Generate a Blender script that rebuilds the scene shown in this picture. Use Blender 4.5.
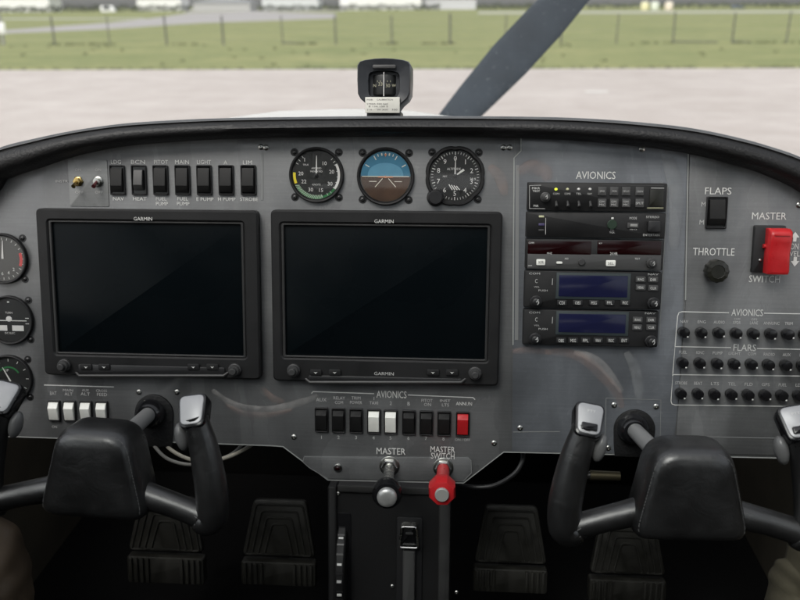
import bpy, bmesh, math, random
from mathutils import Vector, Matrix
random.seed(7)
for o in list(bpy.data.objects): bpy.data.objects.remove(o)
SC = bpy.context.scene
COL = SC.collection
rad = math.radians

# ------------------------------------------------------------------ camera
# aircraft axes: x right, y towards the nose, z up, ground at z = 0
FPX = 858.0                                   # focal length in units of the 800 px wide photograph
def ray(px, py): return Vector((px-400.0, 300.0-py, -FPX))
yw, pt, rl = rad(-3.8486), rad(8.8022), rad(-0.3968)
R = Matrix.Rotation(rl, 3, 'Z') @ Matrix.Rotation(pt, 3, 'X') @ Matrix.Rotation(yw, 3, 'Y')   # panel axes -> camera axes
up_c = ray(800, 3.5).cross(ray(0, 8.5)); up_c.normalize()
if up_c.y < 0: up_c = -up_c
zw = R.transposed() @ up_c                    # world up in panel axes
yf = Vector((0, 0, -1)); yf = (yf - zw*yf.dot(zw)).normalized()
xr = yf.cross(zw)
PW = Matrix((xr, yf, zw))                     # panel axes -> world axes
CW = PW @ R.transposed()                      # camera axes -> world axes
O = Vector((0, 0, 1.44))                      # panel origin
d0 = ray(385, 300).normalized()*1.115
EYE = O - CW @ d0
PM = Matrix.Translation(O) @ PW.to_4x4()      # panel -> world
ceye = PM.inverted() @ EYE
def P(px, py, w=0.0):
    """panel coordinates (u, v) of a measured point lying w in front of the panel"""
    d = R.transposed() @ ray(px, py)
    s = (w - ceye.z)/d.z
    return ceye.x + s*d.x, ceye.y + s*d.y
def G(px, py, z=0.0):
    """world point of a measured point at height z"""
    d = CW @ ray(px, py); s = (z-EYE.z)/d.z
    return EYE + d*s
def Y(px, py, dist):
    d = CW @ ray(px, py); return EYE + d*(dist/d.y)

cam = bpy.data.objects.new('camera', bpy.data.cameras.new('camera')); COL.objects.link(cam)
cam.matrix_world = Matrix.Translation(EYE) @ CW.to_4x4()
cam.data.sensor_width = 36; cam.data.lens = 36*FPX/800
cam.data.clip_start = 0.02; cam.data.clip_end = 5000
cam.data.dof.use_dof = True; cam.data.dof.focus_distance = 1.09; cam.data.dof.aperture_fstop = 5.6
SC.camera = cam

# ------------------------------------------------------------------ sky, sun, exposure (bright overcast)
SUN_EL, SUN_AZ = rad(52), rad(205)            # azimuth clockwise from the nose
W = bpy.data.worlds.new('World'); SC.world = W; W.use_nodes = True
nt = W.node_tree; nt.nodes.clear()
sky = nt.nodes.new('ShaderNodeTexSky'); sky.sky_type = 'NISHITA'; sky.sun_disc = False
sky.sun_elevation = SUN_EL; sky.sun_rotation = SUN_AZ; sky.air_density = 1.2; sky.dust_density = 3.0
hs = nt.nodes.new('ShaderNodeHueSaturation'); hs.inputs['Saturation'].default_value = 0.22
bg = nt.nodes.new('ShaderNodeBackground'); bg.inputs['Strength'].default_value = 0.15
wo = nt.nodes.new('ShaderNodeOutputWorld')
nt.links.new(sky.outputs[0], hs.inputs['Color']); nt.links.new(hs.outputs[0], bg.inputs[0]); nt.links.new(bg.outputs[0], wo.inputs[0])
sl = bpy.data.lights.new('sun', 'SUN'); sl.energy = 1.2; sl.angle = rad(28); sl.color = (1, .955, .89)
so = bpy.data.objects.new('sun', sl); COL.objects.link(so)
sd = Vector((math.sin(SUN_AZ)*math.cos(SUN_EL), math.cos(SUN_AZ)*math.cos(SUN_EL), math.sin(SUN_EL)))
so.rotation_euler = sd.to_track_quat('Z', 'Y').to_euler(); so.location = (0, 0, 30)
SC.view_settings.view_transform = 'Standard'; SC.view_settings.look = 'None'
SC.view_settings.exposure = 0.75; SC.view_settings.gamma = 1.0; SC.view_settings.use_curve_mapping = False

# ------------------------------------------------------------------ materials
MATS = {}
def mat(name, col, rough=.5, metal=0., spec=.5, coat=0., coat_rough=.1, noise=None, bump=None, rvar=None, emit=None):
    """noise=(scale, amount[, detail]) tint variation; bump=(scale, strength); rvar=(scale, lo, hi) roughness"""
    if name in MATS: return MATS[name]
    m = bpy.data.materials.new(name); m.use_nodes = True; n = m.node_tree; b = n.nodes['Principled BSDF']
    b.inputs['Base Color'].default_value = (*col, 1); b.inputs['Roughness'].default_value = rough
    b.inputs['Metallic'].default_value = metal; b.inputs['Specular IOR Level'].default_value = spec
    b.inputs['Coat Weight'].default_value = coat; b.inputs['Coat Roughness'].default_value = coat_rough
    tc = n.nodes.new('ShaderNodeTexCoord')
    def noi(scale, detail=4):
        t = n.nodes.new('ShaderNodeTexNoise'); t.inputs['Scale'].default_value = scale; t.inputs['Detail'].default_value = detail
        n.links.new(tc.outputs['Object'], t.inputs['Vector']); return t
    if noise:
        t = noi(noise[0], noise[2] if len(noise) > 2 else 4); mr = n.nodes.new('ShaderNodeMapRange')
        mr.inputs[1].default_value = .3; mr.inputs[2].default_value = .7
        mr.inputs[3].default_value = 1-noise[1]; mr.inputs[4].default_value = 1+noise[1]
        vm = n.nodes.new('ShaderNodeVectorMath'); vm.operation = 'SCALE'; vm.inputs[0].default_value = col
        n.links.new(t.outputs['Fac'], mr.inputs[0]); n.links.new(mr.outputs[0], vm.inputs['Scale']); n.links.new(vm.outputs[0], b.inputs['Base Color'])
    if rvar:
        t = noi(rvar[0], 6); mr = n.nodes.new('ShaderNodeMapRange'); mr.inputs[1].default_value = .3; mr.inputs[2].default_value = .7
        mr.inputs[3].default_value = rvar[1]; mr.inputs[4].default_value = rvar[2]
        n.links.new(t.outputs['Fac'], mr.inputs[0]); n.links.new(mr.outputs[0], b.inputs['Roughness'])
    if bump:
        t = noi(bump[0], 5); bp = n.nodes.new('ShaderNodeBump'); bp.inputs['Strength'].default_value = bump[1]; bp.inputs['Distance'].default_value = .001
        n.links.new(t.outputs['Fac'], bp.inputs['Height']); n.links.new(bp.outputs[0], b.inputs['Normal'])
    if emit:
        b.inputs['Emission Color'].default_value = (*emit[:3], 1); b.inputs['Emission Strength'].default_value = emit[3]
    MATS[name] = m; return m

def leather(name, col):
    """grained hide with a few long creases and polished spots"""
    m = mat(name, col, .4, spec=.7, coat=.6, coat_rough=.24, noise=(22, .25), rvar=(26, .27, .50)); n = m.node_tree; b = n.nodes['Principled BSDF']
    tc = n.nodes.new('ShaderNodeTexCoord'); vo = n.nodes.new('ShaderNodeTexVoronoi'); vo.inputs['Scale'].default_value = 1100
    no = n.nodes.new('ShaderNodeTexNoise'); no.inputs['Scale'].default_value = 34; no.inputs['Detail'].default_value = 6; no.inputs['Distortion'].default_value = 1.2
    b1 = n.nodes.new('ShaderNodeBump'); b1.inputs['Strength'].default_value = .14; b1.inputs['Distance'].default_value = .0008
    b2 = n.nodes.new('ShaderNodeBump'); b2.inputs['Strength'].default_value = .35; b2.inputs['Distance'].default_value = .003
    n.links.new(tc.outputs['Object'], vo.inputs['Vector']); n.links.new(tc.outputs['Object'], no.inputs['Vector'])
    n.links.new(vo.outputs['Distance'], b1.inputs['Height']); n.links.new(no.outputs['Fac'], b2.inputs['Height'])
    n.links.new(b1.outputs[0], b2.inputs['Normal']); n.links.new(b2.outputs[0], b.inputs['Normal']); return m
def soft_edge(name, col, alpha, power=4.2):
    """something seen dimly in a translucent sheet: clear towards its rim"""
    m = mat(name, col, .6); n = m.node_tree; b = n.nodes['Principled BSDF']; out = [x for x in n.nodes if x.type == 'OUTPUT_MATERIAL'][0]
    tr = n.nodes.new('ShaderNodeBsdfTransparent'); mx = n.nodes.new('ShaderNodeMixShader'); lw = n.nodes.new('ShaderNodeLayerWeight'); lw.inputs[0].default_value = .5
    iv = n.nodes.new('ShaderNodeMath'); iv.operation = 'SUBTRACT'; iv.inputs[0].default_value = 1; n.links.new(lw.outputs['Facing'], iv.inputs[1])
    pw = n.nodes.new('ShaderNodeMath'); pw.operation = 'POWER'; pw.inputs[1].default_value = power; n.links.new(iv.outputs[0], pw.inputs[0])
    tc = n.nodes.new('ShaderNodeTexCoord'); no = n.nodes.new('ShaderNodeTexNoise'); no.inputs['Scale'].default_value = 55; no.inputs['Detail'].default_value = 5; n.links.new(tc.outputs['Object'], no.inputs['Vector'])
    mr = n.nodes.new('ShaderNodeMapRange'); mr.inputs[1].default_value = .3; mr.inputs[2].default_value = .7; mr.inputs[3].default_value = alpha*.2; mr.inputs[4].default_value = alpha
    n.links.new(no.outputs['Fac'], mr.inputs[0]); ml = n.nodes.new('ShaderNodeMath'); ml.operation = 'MULTIPLY'; n.links.new(pw.outputs[0], ml.inputs[0]); n.links.new(mr.outputs[0], ml.inputs[1])
    n.links.new(ml.outputs[0], mx.inputs[0]); n.links.new(tr.outputs[0], mx.inputs[1]); n.links.new(b.outputs[0], mx.inputs[2]); n.links.new(mx.outputs[0], out.inputs[0]); return m
def panel_mat(name, col, rough):
    """painted sheet under a clear satin coat: handling smears vary the gloss in long soft streaks"""
    m = mat(name, col, rough, metal=.12, coat=.55, coat_rough=.2, bump=(420, .05))
    n = m.node_tree; b = n.nodes['Principled BSDF']; tc = n.nodes.new('ShaderNodeTexCoord')
    def noise(scale, rot, sc, det, dist):
        mp = n.nodes.new('ShaderNodeMapping'); mp.inputs['Scale'].default_value = scale; mp.inputs['Rotation'].default_value = (0, 0, rot)
        t = n.nodes.new('ShaderNodeTexNoise'); t.inputs['Scale'].default_value = sc; t.inputs['Detail'].default_value = det; t.inputs['Distortion'].default_value = dist
        n.links.new(tc.outputs['Object'], mp.inputs[0]); n.links.new(mp.outputs[0], t.inputs['Vector']); return t.outputs['Fac']
    def remap(fac, lo, hi, a=.33, c=.67):
        mr = n.nodes.new('ShaderNodeMapRange'); mr.inputs[1].default_value = a; mr.inputs[2].default_value = c; mr.inputs[3].default_value = lo; mr.inputs[4].default_value = hi
        n.links.new(fac, mr.inputs[0]); return mr.outputs[0]
    streak = noise((9, 3, 1), .5, 1.3, 5, 1.4); cloud = noise((1, 1, 1), 0, 7, 3, .6); scratch = noise((14, 420, 1), .35, 1, 3, .3); speck = noise((1, 1, 1), 0, 300, 2, 0)
    n.links.new(remap(streak, rough-.12, rough+.16), b.inputs['Roughness']); n.links.new(remap(streak, .08, .38), b.inputs['Coat Roughness'])
    prev = None
    for f in (remap(cloud, .76, 1.26), remap(streak, .82, 1.22), remap(scratch, .95, 1.07), remap(speck, .97, 1.10, .55, .8)):
        if prev is None: prev = f
        else:
            ml = n.nodes.new('ShaderNodeMath'); ml.operation = 'MULTIPLY'; n.links.new(prev, ml.inputs[0]); n.links.new(f, ml.inputs[1]); prev = ml.outputs[0]
    vm = n.nodes.new('ShaderNodeVectorMath'); vm.operation = 'SCALE'; vm.inputs[0].default_value = col; n.links.new(prev, vm.inputs['Scale']); n.links.new(vm.outputs[0], b.inputs['Base Color'])
    return m
M_panel = panel_mat('panel_grey', (.119, .1215, .1235), .50)
M_plate = panel_mat('radio_plate_grey', (.117, .125, .137), .42)
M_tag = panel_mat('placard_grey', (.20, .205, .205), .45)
M_black = mat('black_plastic', (.012, .012, .013), .42, noise=(60, .12), bump=(900, .06))
M_satin = mat('satin_black_bezel', (.0095, .0095, .010), .5, spec=.35, noise=(30, .2), rvar=(25, .45, .68))
M_gloss = mat('gloss_black', (.008, .008, .009), .16)
M_screen = mat('screen_glass', (.0025, .004, .005), .07, spec=.07, rvar=(7, .16, .42))
M_lcd = mat('lcd_glass', (.008, .009, .030), .14, spec=.4, noise=(14, .25), emit=(.03, .035, .12, .05))
M_red_lcd = mat('red_display', (.011, .002, .0025), .16, spec=.35)
M_white = mat('white_lettering', (.62, .62, .60), .6)
M_dim = mat('worn_lettering', (.46, .46, .45), .6)
M_ivory = mat('ivory_plastic', (.80, .80, .75), .38, noise=(90, .05))
M_red = mat('red_plastic', (.47, .016, .020), .34, spec=.5, noise=(45, .16), bump=(500, .08), rvar=(60, .26, .48))
M_metal = mat('bright_metal', (.55, .55, .53), .24, metal=1., rvar=(120, .15, .4))
M_screw = mat('screw_steel', (.42, .42, .40), .3, metal=1.)
M_blkscrew = mat('black_screw', (.01, .01, .01), .35, spec=.6)
M_brass = mat('brass', (.45, .33, .13), .3, metal=1.)
M_dullbrass = mat('tarnished_brass', (.11, .095, .06), .5, metal=.8)
M_leather = leather('black_leather', (.0095, .0095, .0098))
M_rock = mat('black_rocker', (.010, .010, .010), .58, spec=.25, noise=(60, .2), bump=(900, .05))
M_thread = mat('grey_thread', (.085, .085, .085), .7)
M_vinyl = mat('black_vinyl', (.008, .008, .0085), .5, spec=.4, noise=(12, .2), bump=(260, .9))
M_vinyl_top = mat('grey_vinyl_top', (.075, .078, .080), .6, noise=(30, .25), bump=(200, .6))
M_carpet = mat('black_carpet', (.006, .006, .006), .95, spec=.1)
M_cabin = mat('cabin_trim', (.07, .068, .065), .85)
M_liner = mat('roof_lining', (.10, .098, .095), .9)
M_brown = mat('brown_trim', (.060, .050, .034), .85, noise=(10, .2))
M_console = mat('console_black', (.0055, .0055, .006), .55, noise=(20, .2), bump=(500, .2))
M_pedal = mat('worn_pedal_metal', (.021, .0205, .0175), .5, metal=.3, noise=(35, .35), rvar=(50, .35, .65))
M_cap = mat('grip_cap_grey', (.36, .36, .37), .34, metal=.3, rvar=(60, .3, .5))
M_cable = mat('beige_cable', (.30, .28, .23), .5)
M_yellow = mat('yellow_paint', (.75, .62, .03), .5)
M_green = mat('green_paint', (.02, .15, .045), .5)
M_dialgreen = mat('pale_green_paint', (.30, .42, .30), .5)
M_dialred = mat('red_paint', (.55, .05, .05), .5)
M_dial = mat('dial_black', (.012, .013, .013), .5)
M_dialgrey = mat('dial_grey', (.055, .055, .053), .5)
M_blue = mat('horizon_blue', (.035, .15, .24), .45, noise=(60, .08))
M_blue2 = mat('horizon_dome_blue', (.09, .25, .36), .45, noise=(60, .08))
M_earth = mat('horizon_brown', (.052, .026, .013), .5, noise=(40, .3))
M_prop = mat('propeller_grey', (.022, .030, .039), .62, spec=.18, noise=(9, .22))
M_wpaint = mat('white_aircraft_paint', (.78, .78, .77), .25, coat=.4)
M_label = mat('placard_paper', (.55, .54, .49), .6, noise=(60, .05))
M_ink = mat('printed_ink', (.06, .06, .06), .7)
M_green_led = mat('green_lamp', (.45, .50, .05), .4, emit=(.6, .75, .05, .7))
M_pale_led = mat('pale_lamp', (.55, .55, .35), .4)
M_grad = mat('dark_grey_plastic', (.05, .05, .05), .45)
M_rail = mat('console_rail', (.022, .022, .022), .5, noise=(30, .3))
M_mid = mat('grey_plastic', (.038, .038, .038), .5)
M_olive = mat('olive_black_knob', (.010, .010, .007), .35, noise=(90, .3))

def nicks(m):
    n = m.node_tree; b = n.nodes['Principled BSDF']; src = b.inputs['Base Color'].links[0].from_socket
    tc = n.nodes.new('ShaderNodeTexCoord'); t = n.nodes.new('ShaderNodeTexNoise'); t.inputs['Scale'].default_value = 120; t.inputs['Detail'].default_value = 3; n.links.new(tc.outputs['Object'], t.inputs['Vector'])
    mr = n.nodes.new('ShaderNodeMapRange'); mr.inputs[1].default_value = .66; mr.inputs[2].default_value = .74; n.links.new(t.outputs['Fac'], mr.inputs[0])
    mx = n.nodes.new('ShaderNodeMix'); mx.data_type = 'RGBA'; mx.inputs[7].default_value = (.09, .10, .11, 1); n.links.new(mr.outputs[0], mx.inputs[0]); n.links.new(src, mx.inputs[6]); n.links.new(mx.outputs[2], b.inputs['Base Color'])
nicks(M_prop)
def glass_mat(name, tint, haze, f0=.06):
    """thin clear pane: transparent, a Fresnel reflection, and a little dust that scatters light"""
    m = bpy.data.materials.new(name); m.use_nodes = True; n = m.node_tree; n.nodes.clear()
    out = n.nodes.new('ShaderNodeOutputMaterial'); tr = n.nodes.new('ShaderNodeBsdfTransparent'); tr.inputs[0].default_value = (*tint, 1)
    gl = n.nodes.new('ShaderNodeBsdfGlossy'); gl.inputs['Roughness'].default_value = .02
    lw = n.nodes.new('ShaderNodeLayerWeight'); lw.inputs[0].default_value = .5
    pw = n.nodes.new('ShaderNodeMath'); pw.operation = 'POWER'; pw.inputs[1].default_value = 5; n.links.new(lw.outputs['Facing'], pw.inputs[0])
    fr = n.nodes.new('ShaderNodeMath'); fr.operation = 'MULTIPLY_ADD'; fr.inputs[1].default_value = .9; fr.inputs[2].default_value = f0; n.links.new(pw.outputs[0], fr.inputs[0])
    m1 = n.nodes.new('ShaderNodeMixShader'); n.links.new(fr.outputs[0], m1.inputs[0]); n.links.new(tr.outputs[0], m1.inputs[1]); n.links.new(gl.outputs[0], m1.inputs[2])
    last = m1
    if haze > 0:
        tl = n.nodes.new('ShaderNodeBsdfTranslucent'); tl.inputs[0].default_value = (.9, .9, .88, 1)
        m2 = n.nodes.new('ShaderNodeMixShader'); m2.inputs[0].default_value = haze
        n.links.new(m1.outputs[0], m2.inputs[1]); n.links.new(tl.outputs[0], m2.inputs[2]); last = m2
    n.links.new(last.outputs[0], out.inputs[0]); MATS[name] = m; return m
M_wind = glass_mat('windshield_acrylic', (.97, .975, .97), .022)
M_side = glass_mat('side_window_acrylic', (.80, .82, .82), 0)
M_dialglass = glass_mat('dial_glass', (.97, .97, .97), 0, .012)

# ------------------------------------------------------------------ mesh helpers
def rr(x0, y0, x1, y1, r, n=4):
    if r <= 0: return [(x0, y0), (x1, y0), (x1, y1), (x0, y1)]
    pts = []
    for cx, cy, a in ((x1-r, y0+r, -90), (x1-r, y1-r, 0), (x0+r, y1-r, 90), (x0+r, y0+r, 180)):
        for i in range(n+1):
            t = rad(a+90*i/n); pts.append((cx+r*math.cos(t), cy+r*math.sin(t)))
    return pts
def inset(loop, d):
    n = len(loop); out = []
    ar = sum(loop[i][0]*loop[(i+1) % n][1]-loop[(i+1) % n][0]*loop[i][1] for i in range(n))
    s = 1 if ar > 0 else -1
    for i in range(n):
        p, q, r_ = Vector(loop[i-1]), Vector(loop[i]), Vector(loop[(i+1) % n])
        a = (q-p); b = (r_-q)
        if a.length < 1e-9 or b.length < 1e-9: out.append(tuple(q)); continue
        a.normalize(); b.normalize(); na = Vector((-a.y, a.x))*s; nb = Vector((-b.y, b.x))*s
        k = (na+nb); k = k/max(.35, k.dot(na)) if k.length > 1e-6 else na
        out.append((q.x+k.x*d, q.y+k.y*d))
    return out
FONTCACHE = {}
def glyphs(s):
    if s not in FONTCACHE:
        c = bpy.data.curves.new('lettering', 'FONT'); c.body = s; c.resolution_u = 2; c.fill_mode = 'BOTH'
        o = bpy.data.objects.new('lettering', c); COL.objects.link(o)
        bpy.context.view_layer.update(); dg = bpy.context.evaluated_depsgraph_get()
        me = o.evaluated_get(dg).to_mesh()
        vs = [v.co.copy() for v in me.vertices]; fs = [list(p.vertices) for p in me.polygons]
        o.evaluated_get(dg).to_mesh_clear(); bpy.data.objects.remove(o); bpy.data.curves.remove(c)
        FONTCACHE[s] = (vs, fs)
    return FONTCACHE[s]
class MB:
    def __init__(s): s.v = []; s.f = []
    def add(s, vs, fs, M=None):
        b = len(s.v); s.v += [(M @ Vector(p)) if M else Vector(p) for p in vs]; s.f += [[b+i for i in q] for q in fs]; return s
    def loft(s, loops, cap0=True, cap1=True, M=None):
        n = len(loops[0]); vs = [p for l in loops for p in l]; fs = []
        for k in range(len(loops)-1):
            for i in range(n):
                j = (i+1) % n; fs.append([k*n+i, k*n+j, (k+1)*n+j, (k+1)*n+i])
        if cap0: fs.append(list(range(n))[::-1])
        if cap1: fs.append([(len(loops)-1)*n+i for i in range(n)])
        return s.add(vs, fs, M)
    def prism(s, loop, z0, z1, ch=0., M=None):
        L = [[(x, y, z0) for x, y in loop]]
        if ch > 0:
            L.append([(x, y, z1-ch) for x, y in loop])
            L.append([(x, y, z1-.3*ch) for x, y in inset(loop, .3*ch)])
            L.append([(x, y, z1) for x, y in inset(loop, ch)])
        else: L.append([(x, y, z1) for x, y in loop])
        return s.loft(L, M=M)
    def rbox(s, x0, y0, x1, y1, z0, z1, r=.001, ch=.0005, n=4, M=None): return s.prism(rr(x0, y0, x1, y1, r, n), z0, z1, ch, M)
    def frame(s, lo, li, z0, z1, ch=.0005, zin=None, M=None):
        zin = z0 if zin is None else zin
        L = [[(x, y, z0) for x, y in lo], [(x, y, z1-ch) for x, y in lo], [(x, y, z1) for x, y in inset(lo, ch)],
             [(x, y, z1) for x, y in inset(li, -ch)], [(x, y, z1-ch) for x, y in li], [(x, y, zin) for x, y in li]]
        return s.loft(L, False, False, M)
    def box(s, x0, y0, z0, x1, y1, z1, M=None): return s.prism([(x0, y0), (x1, y0), (x1, y1), (x0, y1)], z0, z1, 0, M)
    def lathe(s, prof, n=32, c=(0, 0), M=None, cap0=True, cap1=True):
        L = [[(c[0]+r*math.cos(2*math.pi*i/n), c[1]+r*math.sin(2*math.pi*i/n), z) for i in range(n)] for r, z in prof]
        return s.loft(L, cap0, cap1, M)
    def tube(s, path, r, n=12, sx=1., M=None, caps=True):
        path = [Vector(p) for p in path]; k = len(path); rs = r if isinstance(r, (list, tuple)) else [r]*k
        T = [(path[min(i+1, k-1)]-path[max(i-1, 0)]).normalized() for i in range(k)]
        a = Vector((0, 0, 1)) if abs(T[0].z) < .9 else Vector((1, 0, 0)); nrm = (a-T[0]*a.dot(T[0])).normalized(); L = []
        for i in range(k):
            nrm = (nrm-T[i]*nrm.dot(T[i])).normalized(); bi = T[i].cross(nrm)
            L.append([tuple(path[i]+(nrm*math.cos(2*math.pi*j/n)+bi*math.sin(2*math.pi*j/n)*sx)*rs[i]) for j in range(n)])
        return s.loft(L, caps, caps, M)
    def ball(s, c, rx, ry, rz, n=16, m=10, M=None):
        L = []
        for i in range(1, m):
            t = math.pi*i/m
            L.append([(c[0]+rx*math.sin(t)*math.cos(2*math.pi*j/n), c[1]+ry*math.sin(t)*math.sin(2*math.pi*j/n), c[2]-rz*math.cos(t)) for j in range(n)])
        return s.loft(L, M=M)
    def arc(s, r0, r1, a0, a1, z, n=24, c=(0, 0)):
        """flat arc band, clock angles in degrees"""
        vs = []; fs = []
        for i in range(n+1):
            a = rad(a0+(a1-a0)*i/n); sn, cs = math.sin(a), math.cos(a)
            vs += [(c[0]+r0*sn, c[1]+r0*cs, z), (c[0]+r1*sn, c[1]+r1*cs, z)]
        for i in range(n): fs.append([2*i, 2*i+1, 2*i+3, 2*i+2])
        return s.add(vs, fs)
    def bar(s, x0, y0, x1, y1, w, z, w1=None):
        d = Vector((x1-x0, y1-y0)).normalized(); nx, ny = -d.y, d.x; w1 = w if w1 is None else w1
        return s.add([(x0-nx*w/2, y0-ny*w/2, z), (x1-nx*w1/2, y1-ny*w1/2, z), (x1+nx*w1/2, y1+ny*w1/2, z), (x0+nx*w/2, y0+ny*w/2, z)], [[0, 1, 2, 3]])
    def text(s, t, cx, cy, w, h, z, M=None, rot=0):
        """lettering fitted to a w x h box (w None: natural width)"""
        vs, fs = glyphs(t)
        xs = [v.x for v in vs]; ys = [v.y for v in vs]
        bw = max(xs)-min(xs); bh = max(ys)-min(ys); mx = (max(xs)+min(xs))/2; my = (max(ys)+min(ys))/2
        ky = h/max(bh, .05); kx = ky if w is None else w/max(bw, .05)
        c, sn = math.cos(rot), math.sin(rot)
        q = [((v.x-mx)*kx, (v.y-my)*ky) for v in vs]
        return s.add([(cx+x*c-y*sn, cy+x*sn+y*c, z) for x, y in q], fs, M)
    def build(s, name, m, parent=None, smooth=True, angle=35, recalc=True):
        me = bpy.data.meshes.new(name); me.from_pydata([tuple(v) for v in s.v], [], s.f); me.validate(); me.update()
        if recalc:
            bm = bmesh.new(); bm.from_mesh(me); bmesh.ops.recalc_face_normals(bm, faces=bm.faces); bm.to_mesh(me); bm.free()
        me.materials.append(m)
        if smooth:
            me.polygons.foreach_set('use_smooth', [True]*len(me.polygons)); me.set_sharp_from_angle(angle=rad(angle))
        o = bpy.data.objects.new(name, me); COL.objects.link(o)
        if parent: o.parent = parent
        return o
def tag(o, label=None, cat=None, group=None, kind=None):
    if label: o['label'] = label
    if cat: o['category'] = cat
    if group: o['group'] = group
    if kind: o['kind'] = kind
    return o
def thing(name, label, cat, u=0, v=0, w=0, group=None, world=None, rot=0):
    """an Empty at a thing's base, given in panel coordinates unless world is set"""
    o = bpy.data.objects.new(name, None); o.empty_display_size = .02; COL.objects.link(o)
    o.matrix_world = Matrix.Translation(world) if world is not None else PM @ Matrix.Translation((u, v, w)) @ Matrix.Rotation(rot, 4, 'Z')
    return tag(o, label, cat, group)
def dup(root, M, label=None, group=None):
    r = root.copy(); COL.objects.link(r); r.matrix_world = M
    if label: r['label'] = label
    if group: r['group'] = group
    for ch in list(root.children):
        c = ch.copy(); COL.objects.link(c); c.parent = r
        for g in list(ch.children):
            d = g.copy(); COL.objects.link(d); d.parent = c
    return r
def catmull(pts, n=5):
    out = []
    for i in range(len(pts)-1):
        p0, p1, p2, p3 = (pts[max(i-1, 0)], pts[i], pts[i+1], pts[min(i+2, len(pts)-1)])
        for k in range(n):
            t_ = k/n; out.append([.5*((2*b)+(c-a)*t_+(2*a-5*b+4*c-d)*t_*t_+(3*b-a-3*c+d)*t_**3) for a, b, c, d in zip(p0, p1, p2, p3)])
    out.append(list(pts[-1])); return out
S = P(460, 260)[0]-P(459, 260)[0]              # metres per photograph pixel on the panel
def rect(x0, y0, x1, y1, w=0.):
    """centre and size of a measured rectangle on the panel"""
    xm, ym = (x0+x1)/2, (y0+y1)/2; cu, cv = P(xm, ym, w)
    return cu, cv, P(x1, ym, w)[0]-P(x0, ym, w)[0], P(xm, y0, w)[1]-P(xm, y1, w)[1]
ORD = ['first', 'second', 'third', 'fourth', 'fifth', 'sixth', 'seventh', 'eighth', 'ninth']

# ================================================================== OUTSIDE: ground, road, fence, far buildings
def ground_mat(name, cols, scales, rough=.9, bump=None, stretch=(1, 1, 1)):
    m = bpy.data.materials.new(name); m.use_nodes = True; n = m.node_tree; b = n.nodes['Principled BSDF']; b.inputs['Roughness'].default_value = rough
    b.inputs['Specular IOR Level'].default_value = .2
    tc = n.nodes.new('ShaderNodeTexCoord'); mp = n.nodes.new('ShaderNodeMapping'); mp.inputs['Scale'].default_value = stretch; n.links.new(tc.outputs['Object'], mp.inputs[0])
    last = None
    for (c0, c1), sc in zip(cols, scales):
        t = n.nodes.new('ShaderNodeTexNoise'); t.inputs['Scale'].default_value = sc; t.inputs['Detail'].default_value = 7; t.inputs['Roughness'].default_value = .65
        n.links.new(mp.outputs[0], t.inputs['Vector'])
        cr = n.nodes.new('ShaderNodeValToRGB'); cr.color_ramp.elements[0].position = .35; cr.color_ramp.elements[1].position = .65
        cr.color_ramp.elements[0].color = (*c0, 1); cr.color_ramp.elements[1].color = (*c1, 1); n.links.new(t.outputs['Fac'], cr.inputs[0])
        if last is None: last = cr.outputs[0]
        else:
            mx = n.nodes.new('ShaderNodeMix'); mx.data_type = 'RGBA'; mx.blend_type = 'MULTIPLY'; mx.inputs[0].default_value = 1
            n.links.new(last, mx.inputs[6]); n.links.new(cr.outputs[0], mx.inputs[7]); last = mx.outputs[2]
    n.links.new(last, b.inputs['Base Color']); return m
M_grass = ground_mat('mown_grass', [((.175, .202, .078), (.255, .260, .114)), ((.75, .8, .75), (1.1, 1.05, 1.05)), ((.82, .82, .8), (1.1, 1.1, 1.1))], [.22, 1.7, 9], stretch=(.45, 1, 1))
M_conc = ground_mat('apron_concrete', [((.40, .360, .335), (.46, .420, .395)), ((.90, .89, .88), (1.04, 1.04, 1.04)), ((.93, .93, .93), (1.04, 1.04, 1.04))], [.16, 1.1, 14], rough=.85)
M_tarmac = ground_mat('taxiway_asphalt', [((.27, .26, .255), (.34, .325, .315))], [.6])
M_roadline = mat('pale_road', (.33, .33, .28), .9)

def sheet(name, pts, m, z, kind='structure', label=None, cat=None):
    mb = MB(); mb.add([(p[0], p[1], z) for p in pts], [list(range(len(pts)))])
    o = mb.build(name, m, smooth=False); tag(o, label, cat, kind=kind); return o
sheet('grass_field', [(-2500, -800), (2500, -800), (2500, 3500), (-2500, 3500)], M_grass, 0.0)
e0, e1 = G(-400, 71.2), G(1200, 67.2)
dd = (e1-e0).normalized(); e0 -= dd*60; e1 += dd*60
sheet('apron', [(e0.x, -60), (e1.x, -60), (e1.x, e1.y), (e0.x, e0.y)], M_conc, 0.004)
tw = [G(px, py) for px, py in ((-60, 37), (15, 33.0), (110, 29), (200, 23.0), (336, 18.5), (336, 13.5), (255, 11.8), (190, 13), (150, 18.5), (110, 22.5), (15, 29.5), (-60, 33))]
sheet('taxiway', tw, M_tarmac, 0.004)
sheet('far_taxiway', [G(-200, 20.2), G(145, 19.2), G(145, 18.2), G(-200, 18.8)], M_roadline, 0.004)
sheet('service_road', [G(478, 13.8), G(1000, 12.0), G(1000, 10.1), G(478, 11.8)], M_roadline, 0.004)
sheet('grey_hardstanding', [G(185, 12.2), G(345, 11.0), G(345, 9.4), G(185, 9.8)], M_tarmac, 0.008)
c0 = G(586, 92.5); c1 = G(609, 92.3)
sheet('apron_marking', [(c0.x, c0.y), (c1.x, c1.y), (c1.x, c1.y+.22), (c0.x, c0.y+.22)], mat('white_road_paint', (.62, .62, .6), .8, noise=(3, .12)), 0.008)

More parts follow.
